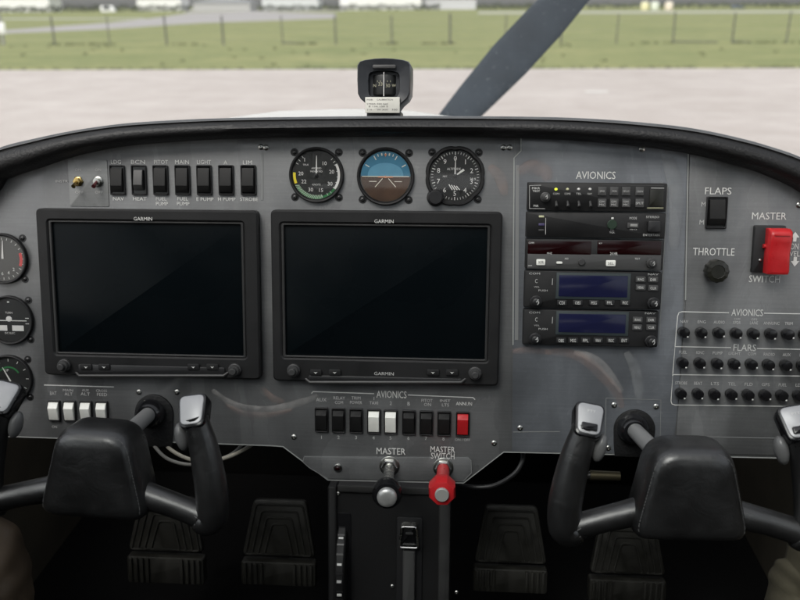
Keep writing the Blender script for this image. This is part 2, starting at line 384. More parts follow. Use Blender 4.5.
# grass tufts that were left unmown along the apron edge and under the fence
f0, f1 = G(55, 45.3), G(785, 43.2); fd = (f1-f0).normalized()
tf = MB()
def tuft(x, y, h, n):
    for _ in range(n):
        a = random.uniform(0, 6.28); r = random.uniform(0, .12); bx, by = x+r*math.cos(a), y+r*math.sin(a); l = random.uniform(.5, 1)*h
        dx, dy = random.uniform(-.4, .4)*l, random.uniform(-.4, .4)*l; wv = .012
        tf.add([(bx-wv, by, .002), (bx+wv, by, .002), (bx+dx+wv*.3, by+dy, l), (bx+dx-wv*.3, by+dy, l)], [[0, 1, 2, 3]])
for _ in range(260):
    k = random.uniform(-6, 40); p = f0+fd*k
    if math.sin(k*1.1)+math.sin(k*.37+1) > .35: tuft(p.x, p.y+random.uniform(-.15, .15), .14, 12)
for _ in range(900):
    k = random.uniform(0, 1); p = e0.lerp(e1, k)
    if abs(p.x) < 26: tuft(p.x, p.y+random.uniform(.02, .5), .07, 8)
for _ in range(60):
    tuft(random.uniform(-22, 24), random.uniform(e0.y+1, f0.y-1), random.uniform(.06, .14), 14)
tag(tf.build('grass', mat('rough_grass', (.105, .118, .050), .9, noise=(2, .3)), smooth=False, recalc=False), 'tufts of longer darker grass along the fence foot and apron edge', 'grass', kind='stuff')

# fence
fence = thing('wire_fence', 'low airfield fence of thin dark posts and wires across the grass', 'fence', world=f0)
posts = [-55, 0, 55, 110, 167, 223.5, 283, 336, 392, 450, 505, 561, 616, 673, 732, 786, 842]
M_post = mat('weathered_post', (.085, .085, .075), .8, noise=(8, .3))
base = []
for i, px in enumerate(posts):
    py = 45.3+(px-55)*(43.2-45.3)/730
    p = G(px, py)-f0; base.append(p)
    hgt = 1.42+random.uniform(-.06, .06); r = random.choice((.03, .04, .04, .05))
    lean = random.uniform(-.05, .05)
    MB().tube([(p.x, p.y, -.1), (p.x+lean*.5, p.y, hgt*.6), (p.x+lean, p.y, hgt)], [r, r*.95, r*.9], 8).build('post', M_post, fence)
for h in (.25, .65, 1.02, 1.34):
    mb = MB()
    for a, b in zip(base[:-1], base[1:]): mb.tube([(a.x, a.y-.06, h), ((a.x+b.x)/2, a.y-.06, h-.02), (b.x, b.y-.06, h)], .004, 5)
    mb.build('wire', M_screw, fence)
for a in (6, 13, 14):
    p, q = base[a], base[a+1] if a != 15 else base[14]; l = .75 if a in (5, 8, 13, 15) else .35
    MB().tube([(p.x, p.y-.05, .09), (p.x+(q.x-p.x)*l, p.y-.05, .06)], .03, 8).build('kick_rail', M_post, fence)
# white notice on a post at far left
t = thing('notice_board', 'small white notice board on a grey post at the left edge', 'sign', world=G(4, 45))
mb = MB(); mb.tube([(0, .0, -.1), (0, .0, 1.5)], .07, 8); mb.build('post', mat('grey_post', (.25, .25, .24), .7), t)
MB().rbox(-.2, .55, .24, 1.12, .08, .12, .02, .004, M=Matrix.Rotation(rad(90), 4, 'X')).build('board', M_wpaint, t)

# far hedge and buildings (out of focus)
M_hedge = mat('hedge_leaves', (.080, .092, .062), .9, noise=(1.2, .45))
def hedge(x0, x1, dist, h, label):
    a, b = Y(x0, 6, dist), Y(x1, 6, dist); mb = MB(); n = int((b.x-a.x)/.16)
    for _ in range(min(n*5, 2600)):
        k = random.random(); x = a.x+(b.x-a.x)*k; top = h*(.78+.2*math.sin(x*.7)*math.sin(x*.23+1)+.08*math.sin(x*2.1))
        z = random.uniform(0, 1)**.8*top; s_ = random.uniform(.25, .6); y = dist+EYE.y+random.uniform(-.9, .9)*(1-.4*z/h)
        M = Matrix.Translation((x, y, z)) @ Matrix.Rotation(random.uniform(0, 6.28), 4, 'Z') @ Matrix.Rotation(random.uniform(.3, 1.5), 4, 'X')
        mb.add([(-s_, 0, 0), (0, -s_*.5, 0), (s_, 0, 0), (0, s_*.5, .1)], [[0, 1, 2, 3]], M)
    o = mb.build('hedge', M_hedge, smooth=False, recalc=False); return tag(o, label, 'hedge', 'far hedges')
hedge(-60, 62, 400, 3.1, 'dark hedge at the far left in front of a white building')
hedge(64, 190, 420, 3.4, 'far hedge behind the small white van')
hedge(252, 440, 430, 2.9, 'far hedge in front of the long white hangar')
hedge(476, 545, 400, 3.0, 'short far hedge just left of the propeller blade')
hedge(588, 860, 440, 2.9, 'far hedge behind the parked car on the right')
M_wall = mat('white_cladding', (.72, .72, .70), .6, noise=(.5, .06))
M_roof = mat('grey_roof', (.28, .29, .30), .6)
M_dark = mat('dark_window', (.03, .035, .04), .2)
def building(name, x0, x1, dist, h, label, wall, cat, ndoor):
    a, b = Y(x0, 5, dist), Y(x1, 5, dist); w = b.x-a.x; t = thing(name, label, cat, world=Vector(((a.x+b.x)/2, a.y, 0)))
    MB().box(-w/2, 0, 0, w/2, 14, h).build('wall', wall, t, smooth=False)
    MB().loft([[(-w/2-.4, -.4, h), (w/2+.4, -.4, h), (w/2+.4, -.4, h+.25), (0, -.4, h+2.2), (-w/2-.4, -.4, h+.25)], [(-w/2-.4, 14.4, h), (w/2+.4, 14.4, h), (w/2+.4, 14.4, h+.25), (0, 14.4, h+2.2), (-w/2-.4, 14.4, h+.25)]]).build('roof', M_roof, t, smooth=False)
    for k in range(ndoor):
        x = -w/2+w*(k+.5)/ndoor; MB().box(x-w/ndoor*.3, -.05, 3.7, x+w/ndoor*.3, 0.02, h-.5).build('window', M_dark, t, smooth=False)
building('white_shed', -40, 49, 430, 6.5, 'white building behind the dark hedge at the far left', M_wall, 'building', 0)
building('white_shed', 137, 181, 450, 6, 'narrow white building beyond the hedge right of the van', M_wall, 'building', 0)
building('grey_store', 193, 250, 395, 3.6, 'low pale grey building between two far hedges', mat('grey_cladding', (.36, .36, .34), .7), 'building', 0)
building('white_shed', 262, 318, 460, 6, 'pale building beyond the hedge left of the long hangar', mat('pale_cladding', (.52, .54, .52), .7), 'building', 0)
building('hangar', 340, 421, 446, 7, 'long bright white hangar above the compass', M_wall, 'hangar', 0)
building('grey_store', 424, 476, 455, 5, 'pale grey building right of the long hangar', mat('pale_grey_cladding', (.50, .50, .52), .7), 'building', 0)

def vehicle(name, px, dist, L, H, m, label, cat, face='side', van=False):
    p = Y(px, 6, dist); t = thing(name, label, cat, world=Vector((p.x, p.y, 0)))
    if van: prof = [(-L/2, .35), (L/2, .35), (L/2, .95), (L/2-.5, 1.15), (L/2-1.0, H-.08), (L/2-1.3, H), (-L/2+.1, H), (-L/2, H-.2)]
    else: prof = [(-L/2, .32), (L/2, .32), (L/2, .75), (L/2-.15, .85), (L/2-1.1, .95), (L/2-1.9, H-.03), (-L/2+1.1, H), (-L/2+.3, 1.0), (-L/2, .9)]
    Mx = Matrix.Rotation(rad(90), 4, 'X')
    MB().prism(prof, -.85, .85, .06, Mx).build('body', m, t)
    zz = .95 if not van else 1.15
    MB().prism([(-L/2+.75, zz), (L/2-1.35, zz), (L/2-1.95, H-.12), (-L/2+1.15, H-.12)], .84, .856, 0, Mx).build('side_window', M_dark, t)
    for x in (-L/2+.8, L/2-.8):
        MB().lathe([(.20, -.9), (.31, -.88), (.31, -.7), (.2, -.68)], 20, M=Matrix.Translation((x, 0, .31)) @ Matrix.Rotation(rad(-90), 4, 'X')@Matrix.Scale(-1,4,(0,0,1))).build('wheel', M_black, t)
vehicle('white_van', 108, 330, 5.4, 2.5, M_wpaint, 'small white van parked in front of the far hedge', 'van', van=True)
vehicle('parked_car', 738, 330, 4.4, 1.5, mat('blue_grey_paint', (.10, .12, .16), .35, metal=.3), 'blue grey car parked in front of the far hedge at right', 'car')
for i, (px, c, lb) in enumerate(((645, (.72, .68, .42), 'pale yellow storage tank, left of three by the far hedge'), (655, (.66, .70, .60), 'pale green storage tank, middle of three by the far hedge'), (669, (.75, .66, .55), 'cream storage tank, right of three by the far hedge'))):
    p = Y(px, 6, 300); t = thing('storage_tank', lb, 'tank', world=Vector((p.x, p.y, 0)), group='storage tanks by the far hedge')
    m_ = mat('drum_paint_%d' % i, c, .6); MB().lathe([(1.25, 0), (1.3, .1), (1.3, 1.0), (1.35, 1.05), (1.3, 1.1), (1.25, 2.3), (1.1, 2.45)], 20).build('tank_wall', m_, t)
    MB().lathe([(1.1, 2.45), (1.12, 2.5), (.4, 2.62)], 20).build('lid', M_wpaint, t)
# ================================================================== THE AIRCRAFT
# nose and propeller ahead of the windshield
hub = Y(386, 196, 2.62)
ct = [Y(400, 108.6, d_).z for d_ in (1.71, 1.86, 2.11, 2.36)]
t = thing('engine_cowling', 'white engine cowling just ahead of the windshield under the propeller', 'cowling', world=Vector((hub.x, 0, 0)))
mb = MB(); L = []
for y_, wdt, top, bot in ((.65, .58, ct[0], .75), (.80, .55, ct[1], .75), (1.05, .46, ct[2], .82), (1.30, .37, ct[3], .93), (1.42, .30, ct[3]-.05, .98)):
    ring = []
    for i in range(40):
        a = 2*math.pi*i/40; c, s_ = math.cos(a), math.sin(a); zc = (top+bot)/2; hh = (top-bot)/2
        ring.append((wdt*math.copysign(abs(c)**.8, c), y_, zc+hh*math.copysign(abs(s_)**.8, s_)))
    L.append(ring)
mb.loft(L).build('cowl', M_wpaint, t)
mb = MB(); mb.rbox(-.11, -.005, .11, .005, 0, .003, .004, .001, M=Matrix.Translation((0.12, 1.0, 1.546)) @ Matrix.Rotation(rad(-7), 4, 'X')); mb.build('hinge', M_screw, t)
t = thing('propeller', 'dark grey propeller with one broad blade slanting up to the right outside', 'propeller', world=hub)
mb = MB(); mb.lathe([(.155, -.16), (.155, -.02), (.15, .05), (.12, .15), (.07, .22), (.01, .25)], 32, M=Matrix.Rotation(rad(-90), 4, 'X')); mb.build('spinner', M_wpaint, t)
def blade_mb(th):
    """blade along +x, then turned by th about the prop axis; camber and twist along its length"""
    mb = MB(); L = []
    st = [(.10, .032, .030, 55), (.18, .044, .028, 50), (.27, .045, .022, 40), (.40, .055, .018, 31), (.55, .063, .015, 25), (.70, .060, .012, 21), (.82, .049, .009, 18), (.90, .028, .006, 17), (.925, .008, .004, 17)]
    for r, hc, tk, tw_ in st:
        c, s_ = math.cos(rad(tw_*.35)), math.sin(rad(tw_*.35)); sweep = -.03*(r-.3)**2
        sec = []
        for i in range(16):
            a = 2*math.pi*i/16; p = hc*math.cos(a)+sweep; q = tk*math.sin(a)*.5
            sec.append((r, p*s_+q*c, p*c-q*s_))
        L.append(sec)
    Mx = Matrix.Rotation(-th, 4, 'Y')
    return mb.loft(L, M=Mx)
pa, pb = Y(463, 112, 2.62), Y(563, 0, 2.62); th = math.atan2(pb.z-pa.z, pb.x-pa.x)
# the blade line is aimed from the hub
th = math.atan2(Y(548, 16, 2.62).z-hub.z, Y(548, 16, 2.62).x-hub.x)
for k in range(2): blade_mb(th+math.pi*k).build('blade', M_prop, t)

# cabin shell
cab = thing('aircraft_cabin', 'aircraft cabin with dark footwell and brown side trim around the instrument panel', 'cabin', world=Vector((0, 0, .82)))
def cb(name, boxes, m):
    mb = MB()
    for b in boxes: mb.box(b[0], b[1], b[2]-.82, b[3], b[4], b[5]-.82)
    return mb.build(name, m, cab, smooth=False)
cb('floor', [(-.68, -2.7, .80, .68, .62, .82)], M_carpet)
cb('firewall', [(-.66, .60, .822, .66, .63, 1.44)], M_carpet)
for s_ in (-1, 1):
    a, b = sorted((s_*.66, s_*.69))
    cb('side_wall', [(a, -2.7, .822, b, -.02, 1.44)], M_brown)
    cb('kick_panel', [(a, -.02, .822, b, .60, 1.52)], M_brown)
    cb('rear_side_panel', [(a, -2.7, 1.442, b, -1.14, 2.0)], M_cabin)
    cb('side_window', [(s_*.672-.002, -1.138, 1.442, s_*.672+.002, -.40, 1.99)], M_side)
cb('rear_bulkhead', [(-.66, -2.72, .822, .66, -2.69, 2.0)], M_cabin)
def roof_arc(y0, y1, x0, x1, dz, th):
    mb = MB(); L = []
    for y_ in (y0, y1):
        ring = []
        for i in range(13):
            x = x0+(x1-x0)*i/12; ring.append((x, y_, 2.075-.10*(x/.7)**2-.82+dz))
        L.append(ring+[(x, y, z+th) for x, y, z in ring[::-1]])
    return mb.loft(L)
roof_arc(-2.72, -1.32, -.70, .70, 0, .03).build('roof', M_liner, cab)
roof_arc(-.54, -.46, -.70, .70, 0, .03).build('roof_bow', M_liner, cab)
for x0, x1 in ((-.70, -.50), (.50, .70)): roof_arc(-1.318, -.542, x0, x1, 0, .03).build('roof_rail', M_liner, cab)
roof_arc(-1.318, -.542, -.498, .498, .012, .004).build('added_roof_window', M_side, cab)  # unseen roof glazing added so sky light reaches the yokes and panel
mb = MB(); N = 40; T_ = 16; vs = []
for j in range(T_+1):
    tt = j/T_
    for i in range(N+1):
        s_ = -1+2*i/N; bx, by, bz = .655*s_, .50-.46*s_*s_, 1.60-.09*s_*s_
        tx, ty, tz = .64*s_, -.46, 2.075-.085*s_*s_
        k = math.sin(math.pi*tt)*.05
        vs.append((bx+(tx-bx)*tt, by+(ty-by)*tt+k*.6, bz+(tz-bz)*tt+k-.82))
fs = [[j*(N+1)+i, j*(N+1)+i+1, (j+1)*(N+1)+i+1, (j+1)*(N+1)+i] for j in range(T_) for i in range(N)]
mb.add(vs, fs).build('windshield', M_wind, cab)
for s_ in (-1, 1):
    pth = [vs[j*(N+1)+(0 if s_ < 0 else N)] for j in range(T_+1)]
    MB().tube(pth, .022, 8).build('windshield_pillar', M_black, cab)

# instrument panel -------------------------------------------------
pan = thing('instrument_panel', 'grey metal instrument panel spanning the cockpit with white printed lettering', 'instrument panel', 0, 0, 0)
def poly(pts, w=0): return [P(x, y, w) for x, y in pts]
top = [(-34, 205), (0, 172), (35, 159), (67, 147), (100, 140), (135, 134.5), (200, 130), (270, 127.5), (400, 126.5), (530, 128), (600, 132), (662, 138), (700, 145), (760, 160), (800, 178), (846, 215)]
outline = [(-34, 436)]+[(10, 437), (270, 446), (283, 447), (327.5, 480.5), (464, 483.5), (504, 452.5), (795, 459), (846, 460)]
MB().prism(poly(outline+top[::-1]), -.003, 0, .0006).build('panel_sheet', M_panel, pan)
# radio plate, right-hand plate, lower centre plate, clear placard
W1 = .0016
MB().prism(poly([(521, 131), (521, 151), (514, 158), (512, 451.5), (672.5, 454.5), (678, 404), (683, 320), (688, 145), (660, 139), (600, 133.5)], W1), 0.0002, W1, .0006).build('radio_plate', M_plate, pan)
MB().prism(poly([(690, 147), (686, 300), (676, 440), (675, 453), (845, 457), (845, 222), (800, 186), (760, 165), (720, 152)], W1), 0.0002, W1*.9, .0006).build('side_plate', M_panel, pan)
MB().prism(poly([(304, 456.5), (303, 462), (309, 467.5), (328, 479), (463.5, 481.8), (472, 473), (471.5, 461), (468, 457.5)], .002), 0.0002, .0022, .0008).build('master_plate', M_panel, pan)
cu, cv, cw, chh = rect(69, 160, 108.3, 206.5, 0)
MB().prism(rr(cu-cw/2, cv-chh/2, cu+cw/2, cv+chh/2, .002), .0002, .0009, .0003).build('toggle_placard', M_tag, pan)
def ptext(txt, x0, y0, x1, y1, w=.0006, m=None):
    cu, cv, tw_, th_ = rect(x0, y0, x1, y1, w)
    if len(txt) == 1: tw_ = None
    mb = MB(); mb.text(txt, cu, cv, tw_, th_, w)
    return mb.build('lettering', m or M_white, pan, smooth=False, recalc=False)
def pline(pts, w=.0006, wd=.0011, m=None):
    q = [P(x, y, w) for x, y in pts]; mb = MB(); L = []
    for i, p in enumerate(q):
        a = Vector(q[max(i-1, 0)]); b = Vector(q[min(i+1, len(q)-1)]); d = (b-a).normalized(); n = Vector((-d.y, d.x))*wd/2
        L.append((p[0]-n.x, p[1]-n.y, w)); L.append((p[0]+n.x, p[1]+n.y, w))
    mb.add(L, [[2*i, 2*i+2, 2*i+3, 2*i+1] for i in range(len(q)-1)])
    return mb.build('print_or_glint_line', m or M_white, pan, smooth=False, recalc=False)
WR = W1+.0006
ptext('AVIONICS', 576, 171.5, 615.5, 179, WR)
ptext('FLAPS', 705, 187.5, 731.5, 194.5, WR); ptext('M', 701, 202, 706, 206.5, WR, M_dim); ptext('M', 699, 220, 704.5, 224.5, WR, M_dim)
ptext('MASTER', 752, 212.5, 786.5, 219.5, WR); ptext('SWITCH', 749, 275.5, 780, 282.5, WR)
ptext('THROTTLE', 693, 248, 734.5, 255.5, WR)
ptext('ON', 790.5, 243.5, 798.5, 249.5, WR); ptext('AVELLS', 785, 251, 806, 256.5, WR)
for sg, yy in ((1, 237), (-1, 261.5)):
    cu, cv = P(795, yy, WR); k = S; mb = MB()
    q = [(-4.2, -.5), (0, 5), (4.2, -.5), (1.6, -.5), (1.6, -4.5), (-1.6, -4.5), (-1.6, -.5)]
    mb.add([(cu+x*k, cv+y*k*sg, WR) for x, y in q], [[0, 1, 2], [3, 4, 5, 6]]); mb.build('printed_arrow', M_white, pan, smooth=False, recalc=False)
# breaker box frame
pline([(729, 312.8), (682, 311.7), (679, 312.6), (677.6, 316), (675, 346.5)], WR); pline([(764, 313.2), (846, 314.6)], WR)
ptext('AVIONICS', 731.5, 309.2, 763, 316, WR)
pline([(731, 347.6), (675, 346.6), (672.8, 373.6)], WR); pline([(757, 348.6), (846, 350)], WR); ptext('FLARS', 733.5, 344.3, 756, 351, WR)
pline([(846, 376.6), (672.8, 374.6), (671, 401), (672, 404), (675, 405), (846, 407)], WR); pline([(672.9, 374), (672.7, 376)], WR)
# lower centre
pline([(311.5, 393.5), (313, 391.6), (374, 393.7)]); pline([(408, 395), (473, 397.6), (475, 399.6)]); ptext('AVIONICS', 376.5, 391, 406.5, 398)
ptext('MASTER', 376.5, 448, 405.5, 454.5, .0028); ptext('MASTER', 430.5, 446.5, 455, 452.5, .0028); ptext('SWITCH', 431, 453, 454.5, 459, .0028)
pline([(44, 385), (114, 387)], wd=.0013)
for tx, x0, y0, x1, y1 in (('LDG', 111, 160, 121, 164), ('BCN', 131, 160, 145, 164), ('PITOT', 154, 160, 168, 164), ('MAIN', 175, 160, 189, 164), ('LIGHT', 197, 160, 211, 164), ('A', 223, 160.5, 228, 164.5), ('LIM', 243, 160.5, 252, 164.5),
        ('NAV', 113, 197, 124, 200.5), ('HEAT', 133, 197, 146.5, 200.5), ('FUEL', 156, 197, 166.5, 200.5), ('PUMP', 156, 202, 168, 205.5), ('FUEL', 177.5, 197, 188, 200.5), ('PUMP', 177, 202, 189.5, 205.5), ('E PUMP', 196.5, 197.5, 213.5, 201), ('H PUMP', 218, 197.5, 235.5, 201), ('STROBE', 240, 197.5, 258, 201)):
    ptext(tx, x0, y0, x1, y1)
for tx, x0, y0, x1, y1 in (('ON', 75, 168.5, 81, 171), ('ON', 95, 168.5, 101, 171), ('OFF', 75, 191, 83.5, 193.5), ('OFF', 95, 191, 103, 193.5), ('INSTR', 55.5, 180, 68, 182.5)):
    ptext(tx, x0, y0, x1, y1, .0014, M_dim)
for tx, x0, y0, x1, y1 in (('BAT', 50, 391.5, 56.5, 395), ('MAIN', 63, 389, 73, 391.5), ('ALT', 64.5, 392.5, 72.5, 395.5), ('AUX', 82, 389, 89, 391.5), ('ALT', 80.5, 392.5, 90, 395.5), ('CROSS', 96, 389.5, 107, 392), ('FEED', 97, 393, 107, 396), ('ON', 52, 425.5, 57, 428)):
    ptext(tx, x0, y0, x1, y1, m=M_dim)
for tx, x0, y0, x1, y1 in (('AUX', 316, 398, 326.5, 401.5), ('RELAY', 333.5, 396.5, 345, 399.5), ('COM', 335, 401, 343, 404), ('TRIM', 351.5, 396.5, 360.5, 399.5), ('POWER', 350, 401, 362, 404), ('1', 373, 397, 375, 400), ('TAXI', 369.5, 401.5, 378, 404.5), ('2', 389.5, 401.5, 392, 405), ('B', 407, 402, 410.5, 405.5), ('PITOT', 421.5, 399, 432.5, 402), ('ON', 424, 403, 431, 406), ('INST', 440, 399.5, 450.5, 402), ('LTS', 442, 403.5, 449, 406.5), ('ANNUN', 456, 402, 472, 405.5), ('ON / OFF', 455, 438.5, 470, 441)):
    ptext(tx, x0, y0, x1, y1, m=M_white if tx == 'ANNUN' else M_dim)
for i, (px, py) in enumerate(zip((321.5, 338.5, 356, 373.5, 390.5, 408.5, 426, 443.5), (437.3, 437.3, 437.5, 437.8, 438, 438.2, 438.4, 438.8))): ptext(str(i+1), px-1.2, py-1.7, px+1.2, py+1.7, m=M_dim)
# screws
def screw_mb(r=.0036, n=14):
    mb = MB(); mb.lathe([(r*1.05, 0), (r, .0009), (r*.75, .0016), (r*.34, .0019), (r*.30, .0008), (0.0001, .0007)], n, cap1=False); return mb
scr0 = None
for px, py, w in ((261, 147, 0), (266, 147.5, 0), (503.5, 147.5, 0), (509.5, 147.5, 0), (139, 392, 0), (177, 392, 0), (179, 437, 0), (614, 405, W1), (656, 406.5, W1), (608, 448, W1), (294, 437, 0), (494, 443, 0), (520, 428, W1), (799, 205, W1), (642, 149, W1)):
    u, v = P(px, py, w)
    if scr0 is None: scr0 = s_ = screw_mb().build('screw', M_screw, pan)
    else: s_ = scr0.copy(); COL.objects.link(s_); s_.parent = pan
    s_.location = (u, v, w); s_.rotation_euler = (0, 0, random.uniform(0, 3))
u, v = P(338, 467.5, .002); lamp = thing('indicator_lamp', 'tiny dark red indicator lamp in a silver ring beside the MASTER knob', 'lamp', u, v, .0022)
MB().lathe([(.0058, 0), (.0056, .002), (.0042, .0026)], 20).build('ring', M_metal, lamp); MB().ball((0, 0, .002), .0036, .0036, .003).build('lens', M_red_lcd, lamp)
# edge light on the clear plates painted as pale strips; wiring showing dimly through
M_edge_glint = mat('edge_glint_grey', (.30, .31, .30), .4); M_edge_glint2 = mat('edge_and_glint_grey', (.19, .195, .195), .5)
pline([(-34, 435.6), (10, 436.5), (270, 445.6), (283, 446.6), (327.8, 480), (463.6, 483), (503.6, 452), (795, 458.4), (845, 459.4)], .0008, .0015, M_edge_glint)
pline([(521, 135), (521, 151), (514, 158), (513, 345)], W1+.0007, .0016, M_edge_glint); pline([(688.3, 150), (685.6, 300)], W1+.0007, .0014, M_edge_glint); pline([(660, 182), (667.6, 186), (659, 345)], W1+.0005, .0012, M_edge_glint2)
pline([(517.5, 165), (516.5, 340)], W1+.0004, .0045, M_edge_glint2); pline([(513, 432), (560, 431.5)], W1+.0006, .0012, M_edge_glint2); pline([(694, 436.5), (790, 438.5)], W1+.0006, .0012, M_edge_glint2)  # short level line low on the radio plate: a reflection painted in grey
pline([(304, 456.8), (303, 462), (309, 467.5), (328, 478.8)], .0026, .0010, M_edge_glint2); pline([(463, 481.4), (471.6, 473), (471, 461), (468, 457.8)], .0026, .0010, M_edge_glint2); pline([(304, 456.8), (372, 458.6)], .0026, .0008, M_edge_glint2)
pline([(262, 152), (262, 200)], .0006, .0030, M_edge_glint2); pline([(606, 398), (661, 400), (660, 452)], W1+.0006, .0010, M_edge_glint2); pline([(606, 398), (605, 452)], W1+.0006, .0010, M_edge_glint2)
def ghost(pts, wd, m, w0):
    q = catmull([(*P(px, py, w0), w0) for px, py in pts], 6); o = MB().tube(q, [wd*1.35*(.45+.55*math.sin(math.pi*(i+.5)/len(q))) for i in range(len(q))], 14).build('wire_bundle', m, pan, angle=90)
    o.location.z = w0*.70; o.scale = (1, 1, .30); return o
G_or = soft_edge('orange_wire', (.36, .24, .20), .30); G_wh = soft_edge('white_wire', (.48, .46, .44), .40); G_gr = soft_edge('grey_wire', (.30, .31, .31), .40)
ghost([(545, 352), (568, 353), (588, 362), (604, 378), (617, 393), (622, 408)], .006, G_or, W1); ghost([(574, 352), (592, 358), (608, 372), (622, 392)], .005, G_wh, W1)
ghost([(626, 352), (634, 366), (638, 384), (640, 404)], .006, G_gr, W1); ghost([(512, 352), (530, 350), (552, 353)], .004, G_or, W1)
ghost([(212, 390), (228, 402), (246, 409), (272, 410), (302, 402), (318, 396)], .005, G_wh, 0); ghost([(226, 405), (246, 414), (270, 415), (292, 410)], .0035, G_or, 0); ghost([(262, 388), (272, 398), (284, 402)], .004, G_or, 0)
ghost([(518, 172), (532, 167), (545, 172), (548, 181)], .008, G_or, W1); ghost([(489, 166), (500, 178), (505, 196)], .006, G_or, 0); ghost([(655, 215), (657, 255), (655, 300)], .007, G_gr, W1); ghost([(664, 150), (676, 190), (674, 250)], .008, G_gr, W1)
# yoke slots: black U-shaped rubber plates
# ------------------------------------------------------------------ glareshield
gt = [(-40, 170, 222), (-15, 154, 197), (0, 145.5, 180), (34, 137.2, 167.5), (67, 130.5, 156.5), (100, 125.5, 149), (135, 121.7, 144), (200, 118.2, 139.5), (270, 116.6, 137.2), (400, 115.3, 136), (530, 116, 137.8), (600, 118.4, 142), (662, 123.5, 148.5), (700, 128.5, 155), (736, 136, 164), (765, 143.5, 173), (800, 155, 189), (830, 172, 212), (856, 194, 240)]
gs = thing('glareshield', 'padded black vinyl glareshield arching over the instrument panel', 'glareshield', 0, 0, 0)
gp = catmull(gt); WG = .030
cen = []
for px, y0, y1 in gp:
    a = Vector(P(px, y0, WG*.5)); b = Vector(P(px, y1, WG*.6)); cen.append((a, b))
prof = [(-.02, -.012), (0, .004), (.06, .020), (.22, .031), (.42, .034), (.62, .031), (.76, .025), (.80, .0235)]
def gsec(prof_):
    L = []
    for i, (a, b) in enumerate(cen):
        q0, q1 = cen[max(i-1, 0)], cen[min(i+1, len(cen)-1)]; tg = ((q1[0]+q1[1])-(q0[0]+q0[1])).normalized(); nn = Vector((-tg.y, tg.x))
        hgt = (a-b).dot(nn); bb = (a+b)/2-nn*hgt/2
        L.append([(bb.x+nn.x*hgt*k, bb.y+nn.y*hgt*k, w) for k, w in prof_])
    return L
def strip(L, name, m, par):
    mb = MB(); n = len(L[0]); mb.add([p for l in L for p in l], [[i*n+j, i*n+j+1, (i+1)*n+j+1, (i+1)*n+j] for i in range(len(L)-1) for j in range(n-1)])
    return mb.build(name, m, par, angle=60)
strip(gsec(prof), 'padded_roll', M_vinyl, gs)
strip(gsec([(.795, .0225), (.83, .0255), (.86, .0245), (.865, .020)]), 'piping', mat('grey_piping', (.09, .09, .09), .38), gs)
strip(gsec([(.855, .021), (.93, .018), (.985, .008), (1.0, -.01), (1.0, -.05), (.98, -.30), (.9, -.44)]), 'top_pad', M_vinyl_top, gs)

# ------------------------------------------------------------------ flight displays
def display(x0, y0, x1, y1, sx0, sy0, sx1, sy1, label, knobs, btns, dark):
    WD = .014; cu, cv, w_, h_ = rect(x0, y0, x1, y1, WD)
    t = thing('flight_display', label, 'display', cu, cv, 0, 'flight displays'); hw, hh = w_/2, h_/2
    scu, scv, sw, sh = rect(sx0, sy0, sx1, sy1, .009); a0, b0, a1, b1 = scu-cu-sw/2, scv-cv-sh/2, scu-cu+sw/2, scv-cv+sh/2
    MB().frame(rr(-hw, -hh, hw, hh, .006), rr(a0-.004, b0-.003, a1+.004, b1+.003, .004), .0005, WD, .0022, .006).build('bezel', M_satin, t)
    mb = MB(); mb.frame(rr(a0-.0035, b0-.0025, a1+.0035, b1+.0025, .002), rr(a0, b0, a1, b1, .0015), .004, .0125, .0008, .006); mb.build('inner_frame', M_rail, t)
    mb = MB(); mb.rbox(a0-.001, b0-.001, a1+.001, b1+.001, .003, .0085, .001, .0003); mb.build('screen', M_screen, t)
    def loc(px, py, w=WD): q = P(px, py, w); return q[0]-cu, q[1]-cv
    xm = (x0+x1)/2
    for yy, ww, hh_ in ((btns['logo_top'], 19, 3.6), (btns['logo_bot'], 20, 3.4)):
        lx, ly = loc(btns['cx'], yy); mb = MB(); mb.text('GARMIN', lx, ly, ww*S, hh_*S, WD+.0004); mb.build('logo', M_white if yy == btns['logo_top'] else M_dim, t, smooth=False, recalc=False)
    kb = None
    for kx, ky in knobs:
        lx, ly = loc(kx, ky, .02)
        if kb is None:
            mb = MB(); mb.lathe([(.0085, 0), (.0085, .004), (.0075, .0048), (.0072, .009), (.0066, .0098), (.0046, .0100), (.0044, .0145), (.0036, .0152)], 22); kb = k_ = mb.build('knob', M_mid, t)
        else: k_ = kb.copy(); COL.objects.link(k_); k_.parent = t
        k_.location = (lx, ly, WD)
    # ledge under the keys with its bright lower lip
    l0 = loc(btns['l0'], btns['ly']); l1 = loc(btns['l1'], btns['ly']); zz = WD
    MB().tube([(l0[0]-.006, l0[1]+.004, zz-.002), (l0[0], l0[1], zz+.002), (l1[0], l1[1], zz+.002), (l1[0]+.006, l1[1]+.004, zz-.002)], .0022, 10, 1.0).build('lower_lip', mat('dark_chrome', (.06, .06, .06), .5, metal=.4), t)
    mb = MB(); mb.rbox(l0[0]-.002, l0[1]+.002, l1[0]+.002, loc(0, btns['by'])[1]+.006, WD-.0005, WD+.0018, .003, .0012); mb.build('key_strip', M_black, t)
    for bx in btns['bx']:
        lx, ly = loc(bx, btns['by']); mb = MB(); mb.rbox(lx-.008, ly-.0042, lx+.008, ly+.0042, WD+.0016, WD+.0034, .002, .0008); k_ = mb.build('key', M_satin, t)
        mb = MB(); mb.add([(lx-.0026, ly+.001, WD+.0037), (lx, ly-.0016, WD+.0037), (lx+.0026, ly+.001, WD+.0037), (lx, ly+.0002, WD+.0037)], [[0, 1, 3], [1, 2, 3]]); mb.build('key_mark', M_white, k_, smooth=False, recalc=False)
    return t
